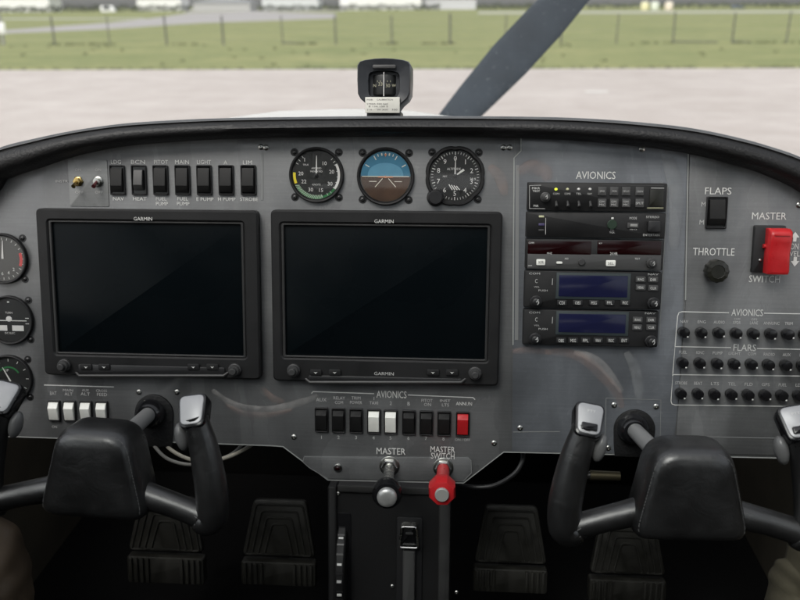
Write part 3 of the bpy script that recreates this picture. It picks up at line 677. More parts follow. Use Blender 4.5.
display(39, 211, 258, 378.5, 55, 224, 242, 354.3, 'left flight display, black bezel and dark switched off screen below the seven rocker switches', ((63, 366), (234, 370.5)), dict(cx=143, logo_top=218.8, logo_bot=367.8, l0=80, l1=224, ly=375.5, by=366.5, bx=(87, 105, 194, 213)), 0)
display(270.7, 212.3, 499.5, 384.8, 284.3, 227, 485.3, 357.8, 'right flight display, larger black bezel and dark screen below the three round gauges', ((293, 371), (475, 374)), dict(cx=384, logo_top=221.3, logo_bot=373.6, l0=310, l1=461, ly=382, by=372, bx=(316, 335, 433, 452)), 0)

# ------------------------------------------------------------------ round gauges
def clock(a, r): return r*math.sin(rad(a)), r*math.cos(rad(a))
def gauge(name, label, px, py, rpx, face_m, deco, cat='gauge', corners='round', square=False):
    WB = .006; u, v = P(px, py, WB); r = rpx*S; t = thing(name, label, cat, u, v, 0, 'round flight gauges')
    mb = MB()
    if square:
        n = 48; lo = []
        for i in range(n):
            a = 2*math.pi*i/n; k = 1.0+.045*abs(math.sin(4*a))**.5; lo.append((r*k*math.cos(a), r*k*math.sin(a)))
        mb.loft([[(x, y, .0003) for x, y in lo], [(x, y, WB-.002) for x, y in lo], [(x*.97, y*.97, WB) for x, y in lo], [(x*.90, y*.90, WB) for x, y in lo], [(x*.86, y*.86, .0025) for x, y in lo]], False, False)
    else: mb.lathe([(r, .0003), (r, WB-.0022), (r*.985, WB-.0006), (r*.96, WB), (r*.92, WB-.0004), (r*.885, .0028)], 48, cap0=False, cap1=False)
    mb.build('bezel', M_satin, t)
    mb = MB(); mb.lathe([(r*.9, .0012), (r*.9, .0026)], 48); mb.build('dial', face_m, t)
    deco(t, r*.86)
    MB().lathe([(r*.895, .0046), (r*.895, .0050)], 40).build('glass', M_dialglass, t)
    for sx in (-1, 1):
        for sy in (-1, 1):
            k = .79*r; s_ = screw_mb(.0030, 10).build('screw', M_blkscrew, t); s_.location = (sx*k*1.02, sy*k*1.02, 0.0004)
            mb = MB(); mb.lathe([(.0052, 0.0001), (.0050, .0005)], 12); l_ = mb.build('screw_washer', M_black, t); l_.location = (sx*k*1.02, sy*k*1.02, 0)
    return t
Z = .0029
def needle(mb, a, l, w, z=.0036, tail=.0):
    x, y = clock(a, l); tx, ty = clock(a, -tail); mb.bar(tx, ty, x, y, w, z, w*.35)
def d_air(t, r):
    m = MB(); m.arc(.90*r, 1.0*r, 62, 126, Z)
    for a in (62, 80, 95, 110, 126): x, y = clock(a, .86*r); x2, y2 = clock(a, 1.0*r); m.bar(x, y, x2, y2, .0007, Z+.0001)
    for a in (45, 54, 140, 150, 165, -38, -50, -60): x, y = clock(a, .88*r); x2, y2 = clock(a, .98*r); m.bar(x, y, x2, y2, .0006, Z)
    for s_, a, k in (('10', 36, .60), ('20', 78, .66), ('30', 122, .68), ('15', 163, .66), ('30', 202, .66), ('22', 243, .60), ('20', 275, .66), ('1', -38, .80)):
        x, y = clock(a, k*r); m.text(s_, x, y, None, .155*r, Z)
    for s_, y, h in (('KNOTS', -.40, .075), ('AIRSPEED', .28, .07), ('INDICATED', .15, .07)): m.text(s_, 0 if y != .28 else 0, y*r, None, h*r, Z)
    m.text('TRUE', -.45*r, .42*r, None, .07*r, Z)
    m.build('dial_markings', M_white, t, smooth=False, recalc=False)
    m = MB(); m.arc(.88*r, .99*r, 248, 276, Z); m.build('yellow_arc', M_yellow, t, smooth=False, recalc=False)
    m = MB(); m.arc(.90*r, 1.0*r, 128, 236, Z-.0001, 40); m.build('green_arc', M_green, t, smooth=False, recalc=False)
    m = MB()
    for i in range(17): a = 165+i*4.6; x, y = clock(a, .84*r); x2, y2 = clock(a+5, 1.0*r); m.bar(x, y, x2, y2, .0012, Z+.0001)
    m.build('arc_ticks', M_dialgreen, t, smooth=False, recalc=False)
    m = MB(); needle(m, 1, .80*r, .0022, .0036); m.build('needle', M_white, t, smooth=False, recalc=False)
    MB().lathe([(.0024, .0027), (.0024, .0040), (.0018, .0043)], 16).build('needle_hub', M_black, t)
def d_att(t, r):
    m = MB(); n = 40; pts = [(r*1.0*math.cos(math.pi*i/n), r*1.0*math.sin(math.pi*i/n)) for i in range(n+1)]
    m.add([(x, y, Z) for x, y in pts], [list(range(n+1))]); m.build('sky_half', M_blue, t, smooth=False, recalc=False)
    m = MB(); pts = [(r*.72*math.cos(math.pi*i/n), .54*r*abs(math.sin(math.pi*i/n))**.8) for i in range(n+1)]
    m.add([(x, y, Z+.0001) for x, y in pts], [list(range(n+1))]); m.build('sky_dome', M_blue2, t, smooth=False, recalc=False)
    m = MB(); m.add([(x, -y-.0, Z) for x, y in [(r*math.cos(math.pi*i/n), r*math.sin(math.pi*i/n)) for i in range(n+1)]][::-1], [list(range(n+1))]); m.build('earth_half', M_earth, t, smooth=False, recalc=False)
    m = MB(); m.bar(-.95*r, 0, .95*r, 0, .0009, Z+.0003)
    for sg in (-1, 1):
        m.bar(.12*r*sg, -.08*r, .42*r*sg, -.42*r, .0009, Z+.0003); m.bar(.36*r*sg, -.20*r, .66*r*sg, -.20*r, .0008, Z+.0003)
    for a in (-20, -10, 0, 10, 20, -30, 30, -60, 60):
        x, y = clock(a, .84*r if abs(a) < 30 else .76*r); x2, y2 = clock(a, .94*r); m.bar(x, y, x2, y2, .0011 if abs(a) != 10 else .0016, Z+.0003)
    m.build('dial_markings', mat('cream_marking', (.62, .60, .5), .5), t, smooth=False, recalc=False)
    m = MB(); m.bar(-.30*r, -.02*r, -.05*r, -.02*r, .0014, .0042); m.bar(.05*r, -.02*r, .30*r, -.02*r, .0014, .0042); m.add([(-.05*r, -.06*r, .0042), (.05*r, -.06*r, .0042), (0, .05*r, .0042)], [[0, 1, 2]])
    m.build('aircraft_symbol', mat('orange_marking', (.55, .22, .10), .5), t, smooth=False, recalc=False)
    m = MB(); m.add([(-.06*r, .90*r, .004), (0, .78*r, .004), (.06*r, .90*r, .004)], [[0, 1, 2]]); m.build('bank_pointer', mat('orange_marking', (.55, .22, .10), .5), t, smooth=False, recalc=False)
def d_alt(t, r):
    m = MB()
    for i in range(10): x, y = clock(36*i, .70*r); m.text(str(i), x, y, None, .19*r, Z)
    for i in range(50):
        a = 7.2*i; x, y = clock(a, (.88 if i % 5 else .84)*r); x2, y2 = clock(a, .97*r); m.bar(x, y, x2, y2, .0005 if i % 5 else .0010, Z)
    m.text('ALTITUDE', -.05*r, .28*r, .55*r, .09*r, Z); m.text('FEET', -.40*r, -.02*r, None, .06*r, Z); m.text('29.9', .72*r, -.12*r, None, .10*r, Z)
    m.build('dial_markings', M_white, t, smooth=False, recalc=False)
    m = MB()
    for i in range(4): m.bar(-.24*r+i*.10*r, -.34*r-.02*r*i, -.10*r+i*.10*r, -.56*r+.0*i, .0012, Z+.0001)
    m.build('hatched_flag', M_white, t, smooth=False, recalc=False)
    m = MB(); needle(m, 1, .72*r, .0018, .0038); m.build('needle', M_white, t, smooth=False, recalc=False)
    m = MB(); m.bar(*clock(54, .1*r), *clock(54, .44*r), .0016, .0034, .0030); m.build('short_needle', M_white, t, smooth=False, recalc=False)
    MB().lathe([(.0024, .0027), (.0024, .0042), (.0018, .0045)], 16).build('needle_hub', M_black, t)
    k = .78*r/.86; MB().lathe([(.0115, 0), (.0115, .0025), (.0095, .004), (.0090, .011), (.0078, .0122)], 20, c=(-.66*r/.86, -.74*r/.86)).build('setting_knob', M_black, t)
gauge('airspeed_gauge', 'round airspeed gauge with yellow and green arcs, left of three above the right display', 316, 175, 27.6, M_dial, d_air)
gauge('attitude_gauge', 'round attitude indicator with blue upper half and brown lower half', 385.3, 176.5, 28.6, M_dial, d_att)
gauge('altimeter', 'round black altimeter with ten white digits, right of the blue attitude indicator', 455, 176, 28.4, M_dial, d_alt, square=True)
def d_l1(t, r):
    m = MB()
    for i in range(24): a = 15*i; m.bar(*clock(a, .86*r), *clock(a, .97*r), .0007, Z)
    for i, s_ in enumerate(('2', '4', '6', '8')): m.text(s_, *clock(135+i*25, .68*r), None, .15*r, Z)
    m.build('dial_markings', M_white, t, smooth=False, recalc=False)
    m = MB(); m.arc(.80*r, .93*r, 72, 112, Z+.0001); m.build('red_arc', M_dialred, t, smooth=False, recalc=False)
    m = MB(); needle(m, 3, .84*r, .0030, .0036); m.build('needle', M_white, t, smooth=False, recalc=False)
def d_l2(t, r):
    m = MB(); m.bar(-.85*r, -.02*r, .85*r, -.02*r, .0012, .0036); m.ball((0.0, .06*r, .0034), .0042, .0038, .0006, 12, 6)
    for sg in (-1, 1):
        m.bar(sg*.78*r, .10*r, sg*.95*r, .10*r, .001, Z); m.bar(sg*.78*r, -.16*r, sg*.95*r, -.16*r, .001, Z); m.bar(sg*.12*r, -.38*r, sg*.68*r, -.38*r, .0075, Z)
    m.text('DC ELEC', 0, -.62*r, None, .09*r, Z); m.text('TURN', 0, .35*r, None, .09*r, Z); m.bar(-.05*r, .86*r, .05*r, .86*r, .002, Z)
    m.build('dial_markings', M_white, t, smooth=False, recalc=False)
def d_l3(t, r):
    m = MB()
    for i in range(12): a = 30*i; m.bar(*clock(a, .84*r), *clock(a, .97*r), .0009, Z)
    m.text('UP', -.1*r, .4*r, None, .12*r, Z); m.build('dial_markings', M_white, t, smooth=False, recalc=False)
    m = MB(); m.arc(.52*r, .60*r, -50, 60, Z); m.build('green_arc', M_green, t, smooth=False, recalc=False)
    m = MB(); needle(m, -28, .62*r, .0024, .0036, .15*r); m.build('needle', M_white, t, smooth=False, recalc=False)
gauge('engine_gauge', 'round grey faced gauge with red arc, topmost of three at the left edge', 1.5, 259, 26.5, M_dialgrey, d_l1)
gauge('turn_gauge', 'round black turn gauge with white bars, middle of three at the left edge', 8, 320.5, 26, M_dial, d_l2)
gauge('vertical_speed_gauge', 'round black gauge with green arc, lowest of three at left behind the yoke grip', 8, 379, 25.5, M_dial, d_l3)

# ------------------------------------------------------------------ rocker switches
def rocker(label, px, py, w, h, m, up=.28, group=None, w0=.0, frame_m=None, rw=.74, rh=.80, flip=False):
    WF = .004; u, v = P(px, py, w0+WF); a, b = w*S/2, h*S/2
    t = thing('rocker_switch', label, 'switch', u, v, w0, group)
    MB().frame(rr(-a, -b, a, b, .0015), rr(-a*.84, -b*.90, a*.84, b*.90, .0008), .0003, WF, .0010, .0005).build('frame', frame_m or M_black, t)
    MB().box(-a*.83, -b*.89, .0003, a*.83, b*.89, .0012).build('well', M_gloss, t, smooth=False)
    pr = [(-b*rh, .001), (-b*rh, .0048), (-b*(rh-.08), .0056), (b*(rh-2*up*rh)*.0+b*rh*(1-2*up), .0088), (b*(rh-.06), .0052), (b*rh, .0040), (b*rh, .001)]
    if flip: pr = [(-y, z) for y, z in pr][::-1]
    x = a*rw; L = [[(xx, y, z*zz) for y, z in pr] for xx, zz in ((-x, .93), (-x+.0006, 1), (x-.0006, 1), (x, .93))]
    MB().loft(L).build('rocker', m, t, angle=25)
    return t
topl = ['black rocker switch between the LDG and NAV lettering, first beside the two toggles', 'rocker switch with a grey paddle, above the HEAT lettering', 'black rocker switch under the PITOT lettering', 'black rocker switch under the MAIN lettering, fourth in the top row', 'black rocker switch under the LIGHT lettering, fifth in the top row', 'black rocker switch under the letter A, sixth in the top row', 'black rocker switch above the STROBE lettering at the right end of the top row']
for i, (px, lb) in enumerate(zip((116.8, 138.4, 160, 182, 203.8, 225.7, 248), topl)):
    rocker(lb, px, 180.2, 15.6, 30, M_mid if i == 1 else M_rock, group='rocker switches along the panel top', flip=True, rw=.6 if i == 1 else .78, rh=.68 if i == 1 else .8)
for i, px in enumerate((53.7, 69.3, 85.5, 101.5)):
    rocker('white rocker switch below the left display, %s of four from the left' % ORD[i], px, 411.2+.3*i, 13, 23, M_ivory, group='white rocker switches under the left display', rw=.80, rh=.82, up=.3)
cl = ['black rocker switch at the left end of the lower centre row', 'black rocker switch under the RELAY COM lettering', 'black rocker switch under the TRIM POWER lettering, left of the white ones', 'white rocker switch under the TAXI lettering, left of the two white ones', 'white rocker switch right of the other white one in the lower centre row', 'black rocker switch right beside the two white ones', 'black rocker switch under the PITOT ON lettering in the lower centre row', 'black rocker switch right beside the red one', 'red rocker switch at the right end of the lower centre row']
for i, px in enumerate((321.3, 338.3, 356, 373.8, 390.6, 408.8, 426.2, 444, 462.7)):
    rocker(cl[i], px, 420.2+.55*i, 14, 26.5, M_ivory if i in (3, 4) else (M_red if i == 8 else M_rock), group='rocker switches in the lower centre row', rw=.78 if i in (3, 4, 8) else .8, up=.22)
rocker('large black flap rocker switch below the FLAPS lettering', 717, 212.8, 20, 31, M_rock, w0=W1, flip=True)
# toggles
for i, px in enumerate((77.3, 97.3)):
    u, v = P(px, 181.5, .004); t = thing('toggle_switch', ('small brass toggle switch at the far left of the top row' if i == 0 else 'small silver toggle switch with dark red lever beside the brass one'), 'switch', u, v, .0009, 'small toggle switches')
    MB().lathe([(.0068, 0), (.0068, .002), (.0058, .0026), (.0046, .0028), (.0046, .006), (.003, .0062)], 6 if i == 0 else 16).build('nut', M_brass if i == 0 else M_screw, t)
    MB().tube([(0, 0, .005), (0, -.003, .010), (0, -.0062, .0155)], [.0016, .0020, .0028], 10).build('lever', M_brass if i == 0 else mat('dark_red_metal', (.16, .04, .045), .3, metal=.7), t)

# ------------------------------------------------------------------ throttle knob, guarded master switch
u, v = P(717.5, 271.5, .018); t = thing('throttle_knob', 'ridged black throttle knob below the THROTTLE lettering', 'knob', u, v, W1)
MB().lathe([(.010, 0), (.010, .004)], 24).build('collar', M_black, t)
mb = MB(); L = []
for rr_, z in ((.0128, .004), (.0142, .006), (.0142, .0165), (.0130, .0190), (.0085, .0200), (.0078, .0192)):
    L.append([(rr_*(1+.035*math.cos(12*2*math.pi*i/72))*math.cos(2*math.pi*i/72), rr_*(1+.035*math.cos(12*2*math.pi*i/72))*math.sin(2*math.pi*i/72), z) for i in range(72)])
mb.loft(L).build('grip', M_olive, t, angle=30)
u, v, w_, h_ = rect(752.5, 225.5, 784, 272.5, .005); t = thing('guarded_switch', 'red guarded master switch on a black base between MASTER and SWITCH', 'switch', u, v, W1)
MB().rbox(-w_/2, -h_/2, w_/2, h_/2, .0002, .0060, .002, .001).build('base', M_black, t)
x0 = -w_/2+.0135; x1 = w_/2+.002; prof_ = [(-h_/2-.0005, .006), (-h_/2-.0005, .020), (-h_/2+.003, .0225), (-h_/2+.024, .0205), (h_/2-.020, .0245), (h_/2-.011, .026), (h_/2-.006, .024), (h_/2-.003, .016), (h_/2-.003, .006)]
L = [[(xx, y*ky, z*kz) for y, z in prof_] for xx, ky, kz in ((x0, .985, .90), (x0+.0014, 1, .98), (x0+.004, 1, 1), (x1-.004, 1, 1), (x1-.0014, 1, .98), (x1, .985, .90))]
MB().loft(L).build('guard', M_red, t, angle=50)
MB().rbox(x0+.004, h_/2-.0115, x1-.004, h_/2-.0085, .0262, .0270, .001, .0005).build('guard_ridge', M_red, t)
MB().tube([(x0-.003, .004, .009), (x1+.001, .004, .009)], .0028, 10).build('hinge_pin', M_red, t)
MB().ball((-w_/2+.009, -.014, .006), .0022, .0022, .002).build('rivet', M_screw, t)

# ------------------------------------------------------------------ breaker knobs
def breaker():
    t = thing('breaker_knob', 'x', 'knob', 0, 0, 0)
    MB().lathe([(.0066, 0), (.0066, .0016), (.0052, .0022)], 18).build('collar', M_black, t)
    MB().lathe([(.0056, .002), (.0066, .0035), (.0068, .011), (.0058, .0128), (.0030, .0132)], 18).build('cap', M_gloss, t)
    mb = MB(); mb.lathe([(.0013, .0), (.0012, .0016), (.0006, .0022)], 10, c=(.0042, -.0042), M=Matrix.Translation((0, 0, .0112))); mb.build('index_mark', M_white, t)
    return t
rows = [((684.5, 702, 719.5, 737, 754.3, 771.8, 789, 806), 332.8, 335.2, 'top', ('NAV', 'ENG', 'AUDIO', 'XPDR', 'LANE', 'ANNUNC', 'TRIM')),
        ((683.3, 700.5, 718, 735, 752.3, 769.5, 787, 804), 363.3, 366.3, 'middle', ('FUEL', 'IGNC', 'PUMP', 'LIGHT', 'COM', 'RADIO', 'AUX', 'PWR')),
        ((681.5, 698.5, 715.3, 732.3, 749, 766, 783, 800), 394.3, 396.5, 'bottom', ('STROBE', 'BEAT', 'LTS', 'TEL', 'FLD', 'GPS', 'FUEL', 'LDG'))]
br0 = None; widths = {'ANNUNC': 16, 'STROBE': 12, 'AUDIO': 11, 'PUMP': 10, 'LIGHT': 12, 'RADIO': 11}
for xs, ya, yb, rn, words in rows:
    for i, px in enumerate(xs):
        py = ya+(yb-ya)*i/7; u, v = P(px, py, .010+W1); M = PM @ Matrix.Translation((u, v, W1)) @ Matrix.Rotation(random.uniform(-.25, .25), 4, 'Z')
        lb = 'black round breaker knob, %s from the left in the %s row of the breaker box' % (ORD[i], rn)
        if br0 is None: br0 = breaker(); br0.matrix_world = M; br0['label'] = lb; br0['group'] = 'breaker knobs in three rows'
        else: dup(br0, M, lb)
        if i < len(words):
            wd = words[i]; hw = widths.get(wd, 8)/2; dy = -11.2 if rn != 'middle' else -11
            ptext(wd, px-hw-.3, py+dy-1.6, px+hw-.3, py+dy+1.4, WR, M_dim)
            if wd in ('XPDR', 'LANE'): ptext('COM' if wd == 'XPDR' else 'GPS', px-3, py+dy-4.6, px+3, py+dy-2.6, WR, M_dim)
# ------------------------------------------------------------------ radio stack
WRAD = .011
class Radio:
    def __init__(s, label, x0, y0, x1, y1, corner=.0012, gap=.0006):
        s.cu, s.cv, s.w, s.h = rect(x0, y0, x1, y1, WRAD); s.t = thing('radio_unit', label, 'radio', s.cu, s.cv, W1, 'radio units in the avionics stack')
        s.z = WRAD-W1; MB().rbox(-s.w/2, -s.h/2+gap, s.w/2, s.h/2-gap, .0002, s.z, corner, .0012).build('faceplate', M_satin, s.t)
    def at(s, px, py, w=WRAD): q = P(px, py, w); return q[0]-s.cu, q[1]-s.cv
    def rc(s, x0, y0, x1, y1): a = s.at(x0, y1); b = s.at(x1, y0); return a[0], a[1], b[0], b[1]
    def box(s, name, x0, y0, x1, y1, m, dz=.0012, r=.0006, z0=-.0004, ch=.0004): return MB().rbox(*s.rc(x0, y0, x1, y1), s.z+z0, s.z+dz, r, ch).build(name, m, s.t)
    def mark(s, items, m=M_dim, name='lettering'):
        mb = MB()
        for it in items:
            a = s.rc(*it[1:5]); mb.text(it[0], (a[0]+a[2])/2, (a[1]+a[3])/2, a[2]-a[0], a[3]-a[1], s.z+(it[5] if len(it) > 5 else .0002))
        return mb.build(name, m, s.t, smooth=False, recalc=False)
    def lines(s, items, m=M_dim, wd=.0007, name='print_or_glint_line', dz=.0002):
        mb = MB()
        for x0, y0, x1, y1 in items: a = s.at(x0, y0); b = s.at(x1, y1); mb.bar(*a, *b, wd, s.z+dz)
        return mb.build(name, m, s.t, smooth=False, recalc=False)
    def knob(s, px, py, r, m=M_black, h=.010, inner=True):
        x, y = s.at(px, py, WRAD+h*.6); k = MB().lathe([(r, s.z-.0003), (r, s.z+h*.45), (r*.9, s.z+h*.52)]+([(r*.66, s.z+h*.54), (r*.62, s.z+h), (r*.5, s.z+h*1.06)] if inner else [(r*.86, s.z+h), (r*.7, s.z+h*1.06)]), 20).build('knob', m, s.t)
        k.location = (x, y, 0)
        mb = MB(); mb.bar(0, r*.05, r*.32, r*.5, r*.16, s.z+h*1.075); mb.arc(r*.30, r*.42, 20, 150, s.z+h*1.075); mk = mb.build('index_mark', M_dim, k, smooth=False, recalc=False)
        return k
r = Radio('audio panel with a green lamp, topmost radio under the AVIONICS lettering', 527, 182.4, 666.3, 211.6)
r.lines([(529.5, 185.5, 529.5, 208.5), (529.5, 185.5, 541, 185.2), (529.5, 208.5, 545, 208.7)], M_dim, .0005); r.lines([(602, 185.2, 664, 185.6)], M_mid, .0008)
r.mark([('MKR', 532, 187.2, 540, 189.2), ('TEST', 532.5, 190, 540, 192), ('PWR', 533.5, 204.8, 538.5, 207)], M_white)
for px, m in ((556, M_green_led), (567.5, M_pale_led), (578.7, M_white), (590, M_white)):
    x, y = r.at(px, 189.2); l = MB().ball((x, y, r.z), .0020, .0017, .0014, 12, 6).build('lamp', m, r.t)
r.mark([('COM1', 553, 192.8, 559.5, 194.6), ('COM2', 564.5, 192.8, 570.5, 194.6), ('TEL', 576, 192.8, 581.5, 194.6), ('NAV', 587.5, 192.8, 592, 194.6)])
r.knob(545.5, 197.2, .0062, M_mid, .007)
for px in (556, 567.5, 578.5, 590):
    x, y = r.at(px, 203); MB().tube([(x, y+.002, r.z), (x, y, r.z+.004), (x, y-.004, r.z+.0075)], [.0013, .0015, .0019], 8).build('switch_lever', mat('dull_steel', (.22, .22, .22), .4, metal=.9), r.t)
for px in (602, 614, 626, 639.5):
    for py in (191.2, 203): r.box('key', px-4.4, py-4.2, px+4.4, py+4.2, M_grad, .0016)
r.mark([('SPKR', 599.5, 190.2, 604.5, 192, .0018), ('MON', 612, 190.2, 616.5, 192, .0018), ('HI LO', 623, 190.2, 629, 192, .0018), ('CREW', 636.5, 190.5, 643, 192.3, .0018), ('COM1', 599, 200.6, 604.5, 202.6, .0018), ('MIC', 599, 203.6, 605, 205.6, .0018), ('COM2', 611, 200.6, 616.5, 202.6, .0018), ('MIC', 611, 203.6, 616.5, 205.6, .0018), ('COM3', 623, 200.6, 628.5, 202.6, .0018), ('MIC', 623, 203.6, 628.5, 205.6, .0018), ('SPLIT', 635.5, 202, 643.5, 204.2, .0018)])
r.box('lamp_window', 649, 189.5, 664, 206.3, M_olive, .0008); r.lines([(651, 188, 664, 188.2)], M_dim, .0008); r.lines([(647, 208, 663.5, 208)], mat('olive_line', (.22, .22, .14), .5), .0016)
r = Radio('plain black intercom unit with one round green tinted button, second radio from the top', 525.7, 212.2, 665, 238.4)
r.box('lamp', 538.8, 215.6, 544, 217.4, M_pale_led, .0008); r.box('key', 538.5, 223.3, 544.5, 225.6, mat('violet_key', (.06, .05, .12), .4), .001); r.box('key', 538.5, 229.2, 544, 231, M_mid, .001)
r.lines([(545.7, 218, 545.5, 234.5)], M_dim, .0006)
x, y = r.at(612, 224.6); MB().lathe([(.0062, r.z-.0003), (.0062, r.z+.001), (.0054, r.z+.0018)], 22, c=(x, y)).build('button', mat('dark_green_button', (.018, .035, .022), .4), r.t)
r.box('lamp', 611.2, 217.3, 613.8, 219.2, M_white, .0008); r.mark([('VOL', 610, 229, 614, 230.5), ('SQL', 609.5, 231.6, 615, 233.4)], M_dim)
r.box('key', 627, 222.8, 638.5, 228, M_mid, .0014); r.box('key_window', 630, 224, 637.3, 226.6, mat('pale_window', (.25, .25, .24), .4), .0018); r.mark([('MODE', 629.5, 217, 637, 219.3), ('ISO', 630, 228.9, 637, 230)])
r.box('knob_block', 646.5, 220.5, 660, 232, M_black, .006, .002, ch=.0012); r.mark([('STEREO', 646, 216, 659.2, 218), ('ENTERTAIN', 643, 234, 659.5, 236)])
r = Radio('radio with two dark red displays and white keys, third in the avionics stack', 525, 239.2, 663, 270)
for a, b in ((527.6, 591.5), (597, 661.5)): r.box('display', a, 241.5, b, 254, M_red_lcd, .0006, .0012)
r.box('lower_strip', 527, 255.3, 661.5, 268.5, M_grad, .0005, .001)
r.mark([('COMM', 528.5, 241.9, 534, 243.6, .0008), ('KY', 599, 242.6, 602.3, 244, .0008), ('MHZ', 547, 252.3, 552, 254.1, .001), ('24 HR', 609.8, 252.2, 617.5, 255, .001), ('XFER', 564.5, 257.8, 568.5, 259.5, .001), ('TEST', 634.5, 257.8, 640, 259.5, .001), ('OFF', 528, 265, 532, 266.2, .001)], M_white)
for a, b, c, d in ((536.2, 259.2, 545.2, 265), (556.2, 261.5, 562.3, 263.7), (605.7, 260.2, 615.5, 266)): r.box('key', a, b, c, d, M_ivory, .0022, .0012)
r.mark([('XFR', 537.8, 260.8, 543.6, 263.4, .0024), ('SEL', 607.5, 262, 613.6, 264.4, .0024)], M_ink)
x, y = r.at(581.5, 262); MB().lathe([(.0045, r.z), (.0045, r.z+.002), (.0036, r.z+.003)], 20, c=(x, y)).build('button', M_mid, r.t)
r.knob(652, 263.5, .0062, M_mid, .009)
def navcom(label, x0, y0, x1, y1, lcd, rowy, rowx, words, kl, kr, keys, ay):
    r = Radio(label, x0, y0, x1, y1, .0018)
    r.box('screen_surround', lcd[0]-3, lcd[1]-2.5, lcd[2]+3, lcd[3]+2.6, mat('teal_grey_surround', (.030, .040, .042), .4), .0007)
    r.box('screen', *lcd, M_lcd, .0012, .0006)
    for px, wd in zip(rowx, words):
        k = r.box('key', px-5, rowy-2.6, px+5, rowy+2.6, M_black, .0018, .001)
    r.mark([(wd, px-2.8, rowy-1.6, px+2.8, rowy+1.5, .0021) for px, wd in zip(rowx, words)], M_white)
    r.knob(*kl, .0078); r.knob(*kr, .0078)
    for (a, b, w_) in keys: r.box('key', a-5, b-2.7, a+5, b+2.7, M_grad, .0018, .001)
    r.mark([(w_, a-3, b-1.2, a+3, b+1.2, .002) for a, b, w_ in keys], M_white)
    r.mark([('C', 535, ay-3, 537.6, ay+1), ('PUSH', 538.5, ay+7.6, 547.5, ay+9.3), ('VOL', 534, ay+4.2, 539.5, ay+5.6)])
    tx = r.at(534.5, y0+2.6); r.mark([('COM', 529, y0+1.6, 540, y0+3.4), ('NAV', x1-13, y0+2.4, x1-2.5, y0+4.2)])
    r.lines([(552.6, ay-3.5, 552.2, ay+3)], M_dim, .0007)
    return r
r = navcom('navigation radio with the taller dark blue screen, fourth in the avionics stack', 523.8, 271, 661, 309.2, (558.5, 276, 628, 296.3), 302.7, (561.8, 577.6, 593.7, 609.5, 625), ('CDI', 'OBS', 'MSG', 'FPL', 'PROC'), (536, 302), (654, 303.8), ((640.5, 279.3, 'RNG'), (653, 279.5, 'DIR'), (640.5, 287.4, 'MENU'), (653, 288, 'CLR')), 282)
r = navcom('navigation radio with the lower dark blue screen, bottom of the avionics stack', 522.6, 310, 658, 346.4, (558.3, 314.6, 626, 332), 340.3, (561, 573, 585.5, 598, 611, 624), ('OBS', 'MSG', 'FPL', 'VNAV', 'PROC', 'ENT'), (535.4, 339.5), (651.6, 341.8), ((637.5, 319.6, 'RNG'), (651, 319.8, 'DIR'), (637, 327.3, 'MENU'), (651, 327.3, 'CLR')), 320.5)

# ------------------------------------------------------------------ push-pull master knobs
def along(a, b):
    """matrix taking +z to the direction a->b with its origin at a"""
    d = (Vector(b)-Vector(a)).normalized(); return Matrix.Translation(a) @ d.to_track_quat('Z', 'Y').to_matrix().to_4x4()
def pullknob(label, nx, ny, kx, ky, wk, red):
    u, v = P(nx, ny, .003); t = thing('pull_knob', label, 'knob', u, v, .0022, 'pull knobs under the lower centre row')
    k = P(kx, ky, wk); M = along((0, 0, 0), (k[0]-u, k[1]-v, wk)); l = (Vector((k[0]-u, k[1]-v, wk))).length
    MB().lathe([(.0135, 0), (.0135, .0012), (.0118, .0020)], 24).build('washer', M_screw, t)
    MB().lathe([(.0112, .0018), (.0112, .007), (.0098, .0085), (.006, .0087)], 6).build('nut', M_metal, t)
    if red:
        MB().lathe([(.0080, .006), (.0082, .02), (.0090, l*.55), (.0105, l*.62)], 20, M=M).build('stem', M_red, t)
        pts = []
        mb = MB(); L = []
        for rr_, z in ((.0140, l*.64), (.0176, l*.72), (.0178, l*.91), (.0155, l*.97), (.0110, l*.985)):
            L.append([(rr_*math.cos(2*math.pi*(i+.5)/8), rr_*math.sin(2*math.pi*(i+.5)/8), z) for i in range(8)])
        mb.loft(L, M=M).build('grip', M_red, t, angle=30)
        MB().lathe([(.0088, l*.97), (.0088, l*1.02), (.0078, l*1.035)], 24, M=M).build('end_cap', mat('dull_grey_metal', (.36, .36, .34), .45, metal=.3), t)
    else:
        MB().lathe([(.0068, .006), (.0068, l*.8)], 20, M=M).build('stem', M_metal, t)
        MB().lathe([(.0085, l*.66), (.0165, l*.72), (.0188, l*.80), (.0188, l*.88), (.0165, l*.93), (.0128, l*.94)], 28, M=M).build('collar', M_gloss, t)
        MB().lathe([(.0118, l*.90), (.0124, l*.96), (.0120, l*.985), (.0105, l*1.0), (.0060, l*1.012), (.0004, l*1.017)], 28, M=M).build('end_cap', mat('satin_aluminium', (.50, .50, .49), .34, metal=.6, noise=(60, .25)), t)
pullknob('silver capped pull knob with a black collar under the MASTER lettering', 389.5, 466, 387, 498, .104, False)
pullknob('red pull knob with a faceted grip under the MASTER SWITCH lettering', 443.3, 467.5, 442, 494, .092, True)

